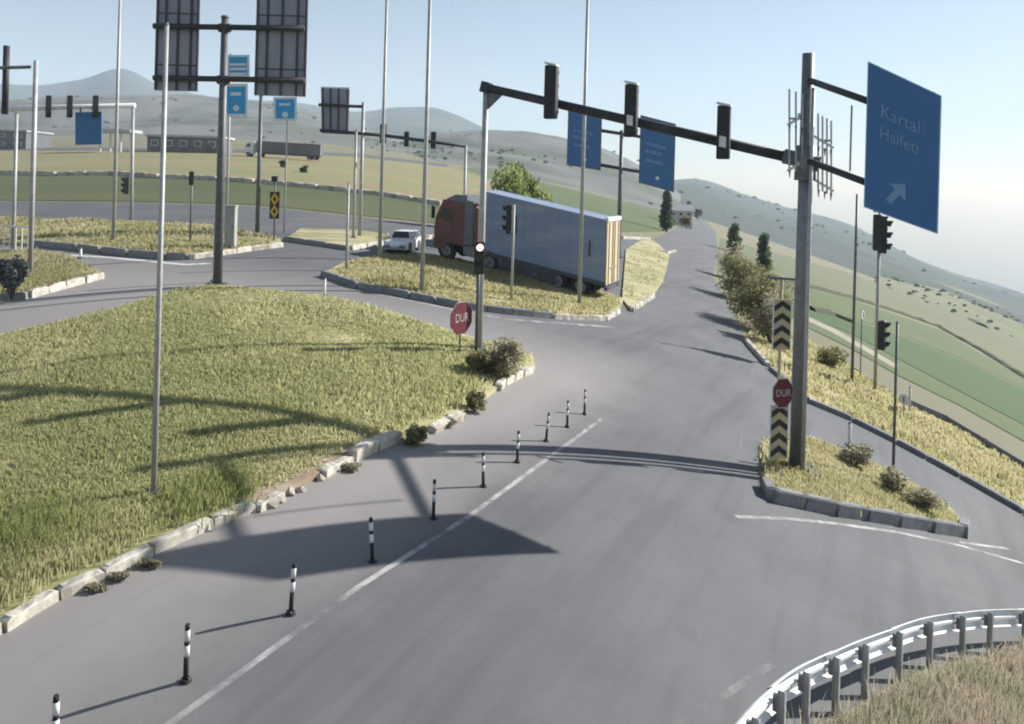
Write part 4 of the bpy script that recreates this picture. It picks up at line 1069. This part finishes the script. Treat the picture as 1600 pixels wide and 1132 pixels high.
    for s in (1, -1):
        dr = MB().prism([(x0 + 1.05, s * 1.221, 1.15), (x0 + 1.05, s * 1.221, 2.9), (x0 + 1.75, s * 1.221, 2.9), (x0 + 1.98, s * 1.221, 2.2), (x0 + 2.02, s * 1.221, 1.15)], (0, s * .02, 0)).build('door', 'cab_red', cab)
        MB().prism([(x0 + 1.15, s * 1.242, 2.1), (x0 + 1.15, s * 1.242, 2.8), (x0 + 1.7, s * 1.242, 2.8), (x0 + 1.9, s * 1.242, 2.15)], (0, s * .01, 0)).build('window', 'glass_dark', dr)
        MB().box((x0 + 1.2, s * 1.26, 1.9), (.16, .03, .05)).build('handle', 'signal_black', dr)
        MB().box((x0 + 2.2, s * 1.42, 2.45), (.12, .26, .7), ch=.03).build('mirror', 'signal_black', cab)
        MB().box((x0 + 2.22, s * .85, 1.0), (.06, .4, .25)).build('headlight', 'sign_white', cab)
        wheel(t, x0 + 1.45, s * 1.05, .5, .32, s); wheel(t, x0 - 1.2, s * 1.0, .5, .5, s)
        MB().box((x0 - .1, s * .95, .75), (1.1, .5, .55), ch=.06).build('fuel_tank', 'galv', t)
        vs = []
        for k in range(9):
            a = math.pi * k / 8; vs += [(x0 - 1.2 + .66 * math.cos(a), s * .78, .52 + .62 * math.sin(a)), (x0 - 1.2 + .66 * math.cos(a), s * 1.28, .52 + .62 * math.sin(a))]
        MB().add(vs + [(v[0], v[1], v[2] + .03) for v in vs], [(2 * k, 2 * k + 1, 2 * k + 3, 2 * k + 2) for k in range(8)] + [(18 + 2 * k, 20 + 2 * k, 21 + 2 * k, 19 + 2 * k) for k in range(8)]).build('mudguard', 'white_metal', t)
    MB().prism([(x0 + .3, -1.1, 3.2), (x0 + .3, -1.1, 3.75), (x0 + 1.0, -1.1, 3.65), (x0 + 1.6, -1.1, 3.28)], (0, 2.2, 0)).build('air_deflector', 'grey_plastic', cab)
    for s in (1, -1): MB().box((x0 + .12, s * 1.2, 2.3), (.5, .05, 2.4)).build('side_fairing', 'grey_plastic', cab)
    MB().box((x0 + 2.22, 0, 1.55), (.04, 1.6, .6)).build('grille', 'signal_black', cab)
    MB().box((x0 + 2.2, 0, .65), (.16, 2.4, .35), ch=.04).build('bumper', 'grey_plastic', cab)
    for o in t.children_recursive:                        # it stands on the slope, its sides plumb
        for v in o.data.vertices: v.co.z += slope * v.co.x
    return t
lorry()

def car(px, yb, yaw, label, m='car_white', s=1.0, name='car'):
    P = G(px, yb); d = Vector((math.cos(yaw), math.sin(yaw), 0)); q = P + d; mtx = frame_mtx(P, gp(q.x, q.y))
    t = thing(name, label, 'car', mtx=mtx)
    L_, W = 3.9 * s, 1.62 * s
    low = [(-L_ / 2, .35), (-L_ / 2, .8), (-L_ / 2 + .1, .92), (L_ / 2 - 1.0, .95), (L_ / 2 - .15, .78), (L_ / 2, .6), (L_ / 2, .3), (L_ / 2 - .3, .22), (-L_ / 2 + .2, .22)]
    body = MB().prism([(x, -W / 2, z * s) for x, z in low], (0, W, 0)).build('body', m, t)
    bmod = body.modifiers.new('round', 'BEVEL'); bmod.width = .06; bmod.segments = 2
    cab = [(-L_ / 2 + .12, .93), (-L_ / 2 + .4, 1.42), (.35, 1.45), (L_ / 2 - 1.0, .95)]
    vs = []
    for i, (x, z) in enumerate(cab):
        w = W / 2 - (.05 if z < 1 else .18); vs += [(x, -w, z * s), (x, w, z * s)]
    cb = MB().add(vs, [(0, 2, 4, 6), (1, 7, 5, 3), (0, 1, 3, 2), (2, 3, 5, 4), (4, 5, 7, 6), (0, 6, 7, 1)]).build('roof', m, t)
    def lerp(a, b, k): return Vector(a) + (Vector(b) - Vector(a)) * k
    def pane(a, b, c, d_, nm, off):
        cen = (Vector(a) + Vector(b) + Vector(c) + Vector(d_)) / 4
        MB().prism([lerp(p, cen, .13) + Vector(off) for p in (a, b, c, d_)], Vector(off)).build(nm, 'glass_dark', cb)
    pane(vs[4], vs[5], vs[7], vs[6], 'windscreen', (.012, 0, .008)); pane(vs[0], vs[1], vs[3], vs[2], 'rear_window', (-.012, 0, .008))
    pane(vs[0], vs[2], vs[4], vs[6], 'side_window', (0, -.012, .003)); pane(vs[1], vs[3], vs[5], vs[7], 'side_window', (0, .012, .003))
    for sd in (1, -1):
        for x in (-L_ / 2 + .7, L_ / 2 - .75): wheel(t, x, sd * (W / 2 - .08), .3, .2, sd)
        MB().box((L_ / 2 - .02, sd * W * .36, .66 * s), (.06, .3, .14), ch=.02).build('headlight', 'sign_white', t)
        MB().box((-L_ / 2 - .0, sd * W * .4, .75 * s), (.04, .2, .2)).build('tail_lamp', 'sign_red', t)
        MB().box((.75, sd * (W / 2 + .08), 1.0), (.1, .14, .1)).build('mirror', m, t)
    MB().box((L_ / 2, 0, .38), (.08, W * .96, .16), ch=.02).build('bumper', 'grey_plastic', t)
    MB().box((L_ / 2 + .045, 0, .42), (.01, .5, .11)).build('number_plate', 'sign_white', t)
    return t
car(630, 393, R(-100), 'small white car behind the island, left of the lorry cab', s=.80)

def far_lorry(px, yb, length, label, yaw=math.pi, mb_='wall_grey', cab_m='car_white', name='lorry'):
    P = G(px, yb); d = Vector((math.cos(yaw), math.sin(yaw), 0)); q = P + d * 3; mtx = frame_mtx(P, gp(q.x, q.y))
    t = thing(name, label, 'lorry', mtx=mtx)
    MB().box((-length / 2 - .6, 0, 2.3), (length, 2.5, 2.6)).build('trailer_box', mb_, t)
    MB().box((-length / 2 - .6, 0, .85), (length, 1.4, .3)).build('chassis', 'trailer_frame', t)
    c = MB().prism([(0, -1.2, .6), (0, -1.2, 3.3), (1.4, -1.2, 3.2), (2.1, -1.2, 2.1), (2.1, -1.2, .6)], (0, 2.4, 0)).build('cab', cab_m, t)
    MB().prism([(1.47, -1.05, 3.1), (2.06, -1.05, 2.2), (2.09, -1.05, 2.22), (1.5, -1.05, 3.12)], (0, 2.1, 0)).build('windscreen', 'glass_dark', c)
    for s in (1, -1):
        MB().prism([(.7, s * 1.205, 2.1), (.7, s * 1.205, 2.9), (1.4, s * 1.205, 2.9), (1.8, s * 1.205, 2.1)], (0, s * .02, 0)).build('side_window', 'glass_dark', c)
        for x in (1.1, -1.5, -length + .6, -length - .0 + 1.9 - .0): wheel(t, x, s * 1.05, .5, .3, s)
    MB().box((-length / 2 - .6, -1.27, 2.6), (length * .6, .03, .5)).build('side_stripe', 'white_metal', t)
    return t
far_lorry(398, 245, 14.5, 'far lorry with white cab and long grey trailer beyond the yellow field')

# ------------------------------------------------------------------ buildings far away
def building(px, yb, w, d, h, label, wall='wall_grey', roof='roof_grey', yaw=0, gable=0.0, nwin=3, storeys=1, name='building'):
    P = G(px, yb); mtx = Matrix.Translation(P) @ Matrix.Rotation(yaw, 4, 'Z'); t = thing(name, label, 'building', mtx=mtx)
    MB().box((0, 0, h / 2 - 1), (w, d, h + 2)).build('wall', wall, t)
    if gable: MB().prism([(-w / 2 - .4, -d / 2 - .5, h), (-w / 2 - .4, d / 2 + .5, h), (-w / 2 - .4, 0, h + gable)], (w + .8, 0, 0)).build('roof', roof, t)
    else: MB().box((0, 0, h + .2), (w + .8, d + .8, .5)).build('roof', roof, t)
    for s in range(storeys):
        for i in range(nwin):
            x = (i + .5) / nwin * w - w / 2; zz = h * (s + .55) / storeys
            f = MB().box((x, -d / 2 - .02, zz), (w / nwin * .5, .08, h / storeys * .42)).build('window', 'white_metal', t)
            MB().box((x, -d / 2 - .065, zz), (w / nwin * .42, .03, h / storeys * .34)).build('pane', 'glass_dark', f)
    MB().box((w * .36, -d / 2 - .03, h / storeys * .3), (w * .09, .08, h / storeys * .6)).build('door', 'trailer_frame', t)
    return t
building(298, 238, 17, 9, 3.4, 'long low pale-roofed shed behind the yellow field', 'wall_grey', 'roof_pale', nwin=5)
building(10, 233, 18, 12, 4.6, 'dark grey block at the left edge', 'wall_grey', 'roof_grey', nwin=4, storeys=2)
building(1060, 352, 6.5, 6, 4.2, 'cream house beside the far end of the road', 'wall_cream', 'roof_grey', gable=1.8, nwin=3, storeys=2, name='house')
# filling-station canopy
P = G(180, 238); t = thing('canopy', 'white flat canopy on columns at the far left', 'canopy', P)
for x in (-3.5, -1.2, 1.2, 3.5): MB(P).cyl(P + Vector((x, 0, -1)), P + Vector((x, 0, 4.6)), .22, .22, 10).build('column', 'white_metal', t)
MB(P).box(P + UP * 4.8, (9.5, 6, .7)).build('roof', 'roof_pale', t)

# ------------------------------------------------------------------ far rail along the right field
def bank(px, h, w, label):
    """low overgrown bank between fields"""
    PT = [G(*p) for p in lerp_pts(px, 14)]; vs = []; fs = []
    for i, a in enumerate(PT):
        b = PT[min(i + 1, len(PT) - 1)]; c = PT[max(i - 1, 0)]; d = b - c; d.z = 0; d.normalize(); n = Vector((-d.y, d.x, 0)); k = 1 + .7 * noise.noise((i * .37, label.__len__(), 0))
        for u, z_ in ((-w, -.1), (-w * .55, h * .7 * k), (0, h * k), (w * .5, h * .75 * k), (w, -.1)): q = a + n * u; vs.append((q.x, q.y, gz(q.x, q.y) + z_))
    for i in range(len(PT) - 1):
        for j in range(4): fs.append((i * 5 + j, i * 5 + j + 1, i * 5 + j + 6, i * 5 + j + 5))
    O = PT[0]; o = MB().add(vs, fs).build('field_bank', 'bank_earth'); return tag(o, kind='structure')
bank([(1205, 436), (1270, 450), (1330, 466), (1400, 488), (1470, 513), (1540, 552), (1620, 602)], .45, 1.0, 'a')
bank([(1405, 452), (1450, 468), (1495, 488), (1535, 510)], 1.2, 3.0, 'bb')
bank([(1266, 484), (1300, 492), (1335, 506)], .35, .8, 'ccc')
px = [(1420, 636), (1480, 662), (1540, 698), (1600, 735), (1720, 796)]
PT = [G(*p) for p in px]; O = PT[0]
t = thing('ditch_wall', 'low dark concrete lip of the ditch along the right verge', 'wall', O)
for a, b in zip(PT, PT[1:]):
    k = max(1, round((b - a).length / 1.6)); d = (b - a) / k
    for i in range(k):
        c = a + d * (i + .5); e = d.normalized(); n = UP.cross(e).normalized(); MB(O).box(c + UP * .12, (d.length * .97, .16, .5), (e, n, e.cross(n)), ch=.02).build('wall_block', 'kerb_grey', t)

# ------------------------------------------------------------------ trees and shrubs
def tree(px, yb, yt, wpx, label, leaf='leaf_dark', n=1400, size=.16, name='tree', shape='round', droop=0.0, trunk=.3, cat='tree'):
    P = G(px, yb); H_ = ztop(P, yt) - P.z; w = wpx * P.y / F / 2
    t = thing(name, label, cat, P)
    tk = MB(P); tk.cyl(P - UP * .3, P + UP * H_ * .45, .035 * H_ + .03, .022 * H_ + .02, 8)
    rr = random.Random(px)
    for i in range(7):
        a = rr.uniform(0, 6.28); z0 = H_ * rr.uniform(.25, .55); e = Vector((math.cos(a) * w * .65, math.sin(a) * w * .65, H_ * rr.uniform(.6, .85)))
        tk.cyl(P + UP * z0, P + e, .016 * H_, .005 * H_, 6)
    tk.build('trunk', 'bark', t)
    bl = []
    if shape == 'column':
        for i in range(6): s = i / 5; bl.append((P + Vector((rr.uniform(-.2, .2) * w, rr.uniform(-.2, .2) * w, H_ * (.2 + .7 * s))), (w * (1 - .45 * s), w * (1 - .45 * s), H_ * .16)))
    else:
        for i in range(11):
            a = rr.uniform(0, 6.28); q = rr.uniform(.2, .68); z_ = rr.uniform(.38, .84)
            bl.append((P + Vector((math.cos(a) * w * q, math.sin(a) * w * q, H_ * z_)), (w * rr.uniform(.28, .5), w * rr.uniform(.28, .5), H_ * rr.uniform(.1, .2))))
        bl.append((P + UP * H_ * .6, (w * .5, w * .5, H_ * .25)))
    leaf_mesh('crown', leaf, n, bl, size, P, t, droop)
    return t
tree(803, 396, 244, 118, 'loose pale green tree showing above the lorry trailer', 'leaf_willow', 4200, .16, droop=1.6)
tree(1041, 362, 300, 20, 'dark tall narrow tree beside the far houses', 'leaf_dark', 1200, .5, shape='column')
tree(1076, 349, 316, 12, 'small dark tree right of the cream house', 'leaf_dark', 600, .5, shape='column')
tree(1090, 345, 326, 14, 'tiny dark tree at the far end of the road', 'leaf_dark', 500, .6)
tree(1146, 395, 350, 26, 'upright dark tree at the right roadside, farther one', 'leaf_dark', 1100, .3, shape='column')
tree(1192, 430, 366, 28, 'upright dark tree standing over the roadside bushes', 'leaf_dark', 1400, .24, shape='column')
tree(1072, 358, 338, 20, 'low olive tree before the cream house', 'leaf_olive', 500, .4)
def shrub(px, yb, yt, wpx, label, leaf='leaf_olive', n=900, size=.07, dz=0.0, name='shrub', depth=1.0):
    P = G(px, yb, dz); H_ = ztop(P, yt) - P.z; w = wpx * P.y / F / 2; rr = random.Random(px * 3 + yb)
    t = thing(name, label, 'shrub', P)
    st = MB(P)
    for i in range(9):
        a = rr.uniform(0, 6.28); q = rr.uniform(.2, .8); st.cyl(P - UP * .05, P + Vector((math.cos(a) * w * q, math.sin(a) * w * q * depth, H_ * rr.uniform(.4, .9))), .012 + .01 * H_, .004, 5)
    st.build('stem', 'bark', t)
    bl = []
    for i in range(13):
        a = rr.uniform(0, 6.28); q = rr.uniform(.1, .68); bl.append((P + Vector((math.cos(a) * w * q, math.sin(a) * w * q * depth, H_ * rr.uniform(.16, .74))), (w * rr.uniform(.28, .5), w * rr.uniform(.28, .5) * depth, H_ * rr.uniform(.18, .3))))
    leaf_mesh('foliage', leaf, n, bl, size, P, t)
    return t
shrub(790, 590, 528, 84, 'grey-green bush at the foot of the gantry post', 'leaf_grey', 2600, .06, .1)
shrub(752, 586, 545, 60, 'low green bush left of the gantry foot', 'leaf_olive', 1500, .06, .1)
shrub(648, 694, 664, 46, 'small weed clump between the broken kerb stones', 'leaf_olive', 1000, .04)
shrub(742, 640, 606, 40, 'weed clump at the kerb gap near the gantry', 'leaf_olive', 900, .045, .05)
shrub(1183, 516, 412, 104, 'large olive bush at the right roadside', 'leaf_olive', 6500, .09)
shrub(1160, 472, 392, 76, 'middle olive bush of the right roadside row', 'leaf_olive', 4200, .10)
shrub(1138, 436, 378, 50, 'pale bush at the bend of the right roadside', 'leaf_grey', 2200, .12)
shrub(1203, 540, 440, 66, 'brownish tall bush left of the chevron post', 'leaf_grey', 3000, .09)
shrub(1300, 575, 538, 50, 'dark low shrub on the hillside right of the gantry', 'leaf_olive', 1200, .08)
shrub(1338, 728, 690, 50, 'grey-green weed on the right island', 'leaf_grey', 1100, .05, .14)
shrub(1395, 770, 728, 44, 'thin weed round the slim post on the right island', 'leaf_grey', 900, .05, .14)
shrub(1440, 795, 758, 70, 'dry pale bush at the right island tip', 'leaf_grey', 1300, .05, .14)
shrub(18, 466, 398, 56, 'dark bush with bluish shade in its colour at the left edge on the small island', 'leaf_shaded', 2200, .09, .12)
shrub(475, 270, 258, 14, 'far bush dot in the yellow field, right one', 'leaf_dark', 260, .3)
shrub(442, 262, 250, 12, 'far bush dot in the yellow field, left one', 'leaf_dark', 260, .3)
for _i, (_x, _y, _w, _l) in enumerate([(188, 905, 40, 'weed tuft growing before the kerb, near the left edge'), (150, 924, 30, 'small weed tuft at the kerb foot, leftmost'), (232, 886, 34, 'weed tuft at the kerb foot just left of the sign shadow'), (545, 735, 34, 'grey weed tuft at the kerb end by the shadow lines'), (700, 668, 30, 'weed tuft among the far kerb rubble')]):
    shrub(_x, _y, _y - 13, _w * 1.4, _l, 'leaf_grey', 420, .025, name='weed', depth=.5)
# rubble by the broken kerb
random.seed(5)
def rubble(px, py, s, label):
    P = G(px, py); bm = bmesh.new(); bmesh.ops.create_icosphere(bm, subdivisions=1, radius=1)
    for v in bm.verts: v.co = Vector((v.co.x * s * random.uniform(.7, 1.3), v.co.y * s * random.uniform(.7, 1.2), v.co.z * s * random.uniform(.4, .8)))
    me = bpy.data.meshes.new('rubble_stone'); bm.to_mesh(me); bm.free(); me.materials.append(MATS['stone_rubble'])
    o = link('rubble_stone', me); o.location = P + UP * s * .3; tag(o, label, 'stone', 'loose stones by the broken kerb')
for i, (x, y, s, l) in enumerate([(420, 790, .16, 'rough pale stone lying before the kerb gap, left'), (452, 772, .12, 'pale stone in the middle of the kerb gap'), (470, 768, .09, 'small stone at the right end of the kerb gap'),
                                  (700, 658, .16, 'pale boulder at the far broken kerb'), (662, 682, .1, 'small stone beside the weed clump'), (438, 784, .1, 'broken kerb lump left of the dirt strip'), (500, 750, .1, 'grey lump in the middle of the dirt strip'), (528, 736, .08, 'small lump near the far end of the dirt strip'), (1178, 527, .2, 'white stone at the right road bend'), (1190, 548, .16, 'second white stone below the right road bend'), (1283, 578, .25, 'pale boulder on the hillside by the dark shrub')]): rubble(x, y, s, l)

# ------------------------------------------------------------------ grass as blades
def shrink(poly, k=.985):
    cx = sum(p[0] for p in poly) / len(poly); cy = sum(p[1] for p in poly) / len(poly); return [(cx + (x - cx) * k, cy + (y - cy) * k) for x, y in poly]
blades('meadow_grass', [GRASS], 42000, .12, 'grass_blade', .1, 'tall green and straw meadow grass behind the left kerb', width=.010, near=11, per=6, spread=.10, clump=.75, edge=.38)
blades('tall_weeds', [[(250, 800), (275, 752), (330, 738), (400, 750), (400, 785), (340, 816), (270, 836)]], 1500, .34, 'green_blade', .1, 'bright green tall weeds beside the kerb above the sign shadow', width=.010, near=14, per=6, spread=.2, lean=.6, edge=.6, soft=-.3)
blades('tall_grass', [[(-200, 820), (60, 770), (235, 780), (245, 850), (160, 893), (60, 940), (-150, 1040)], [(520, 700), (700, 590), (742, 585), (752, 605), (640, 668), (560, 708)]], 2600, .24, 'green_blade', .1, 'taller greener grass along the left kerb', width=.008, near=12, per=5, spread=.16, lean=.6, clump=.1, edge=1.3, soft=0.0)
blades('island_grass', [shrink(ISLA, .96), shrink(ISLB, .96), shrink(ISLC, .94)], 5500, .17, 'verge_blade', .12, 'short straw-coloured grass on the traffic islands', width=.012, near=14, per=5, spread=.14, clump=.4)
blades('short_grass', [shrink(ISLG, .9)], 1500, .10, 'verge_blade', .12, 'low dry grass on the island right of the lorry', width=.012, near=14, per=5, spread=.14, clump=.3)
blades('verge_grass', [shrink(VERGE, .98), shrink(ISLE, .95)], 7000, .17, 'verge_blade', .1, 'yellow-green grass on the right verge and kerbed island', width=.010, near=12, per=5, spread=.1, clump=.4)
blades('dry_grass', [VERF], 15000, .42, 'dry_blade', .04, 'tall dry grass inside the curved guard rail', width=.006, near=11, per=6, spread=.09, lean=.5, clump=.6, edge=.3)
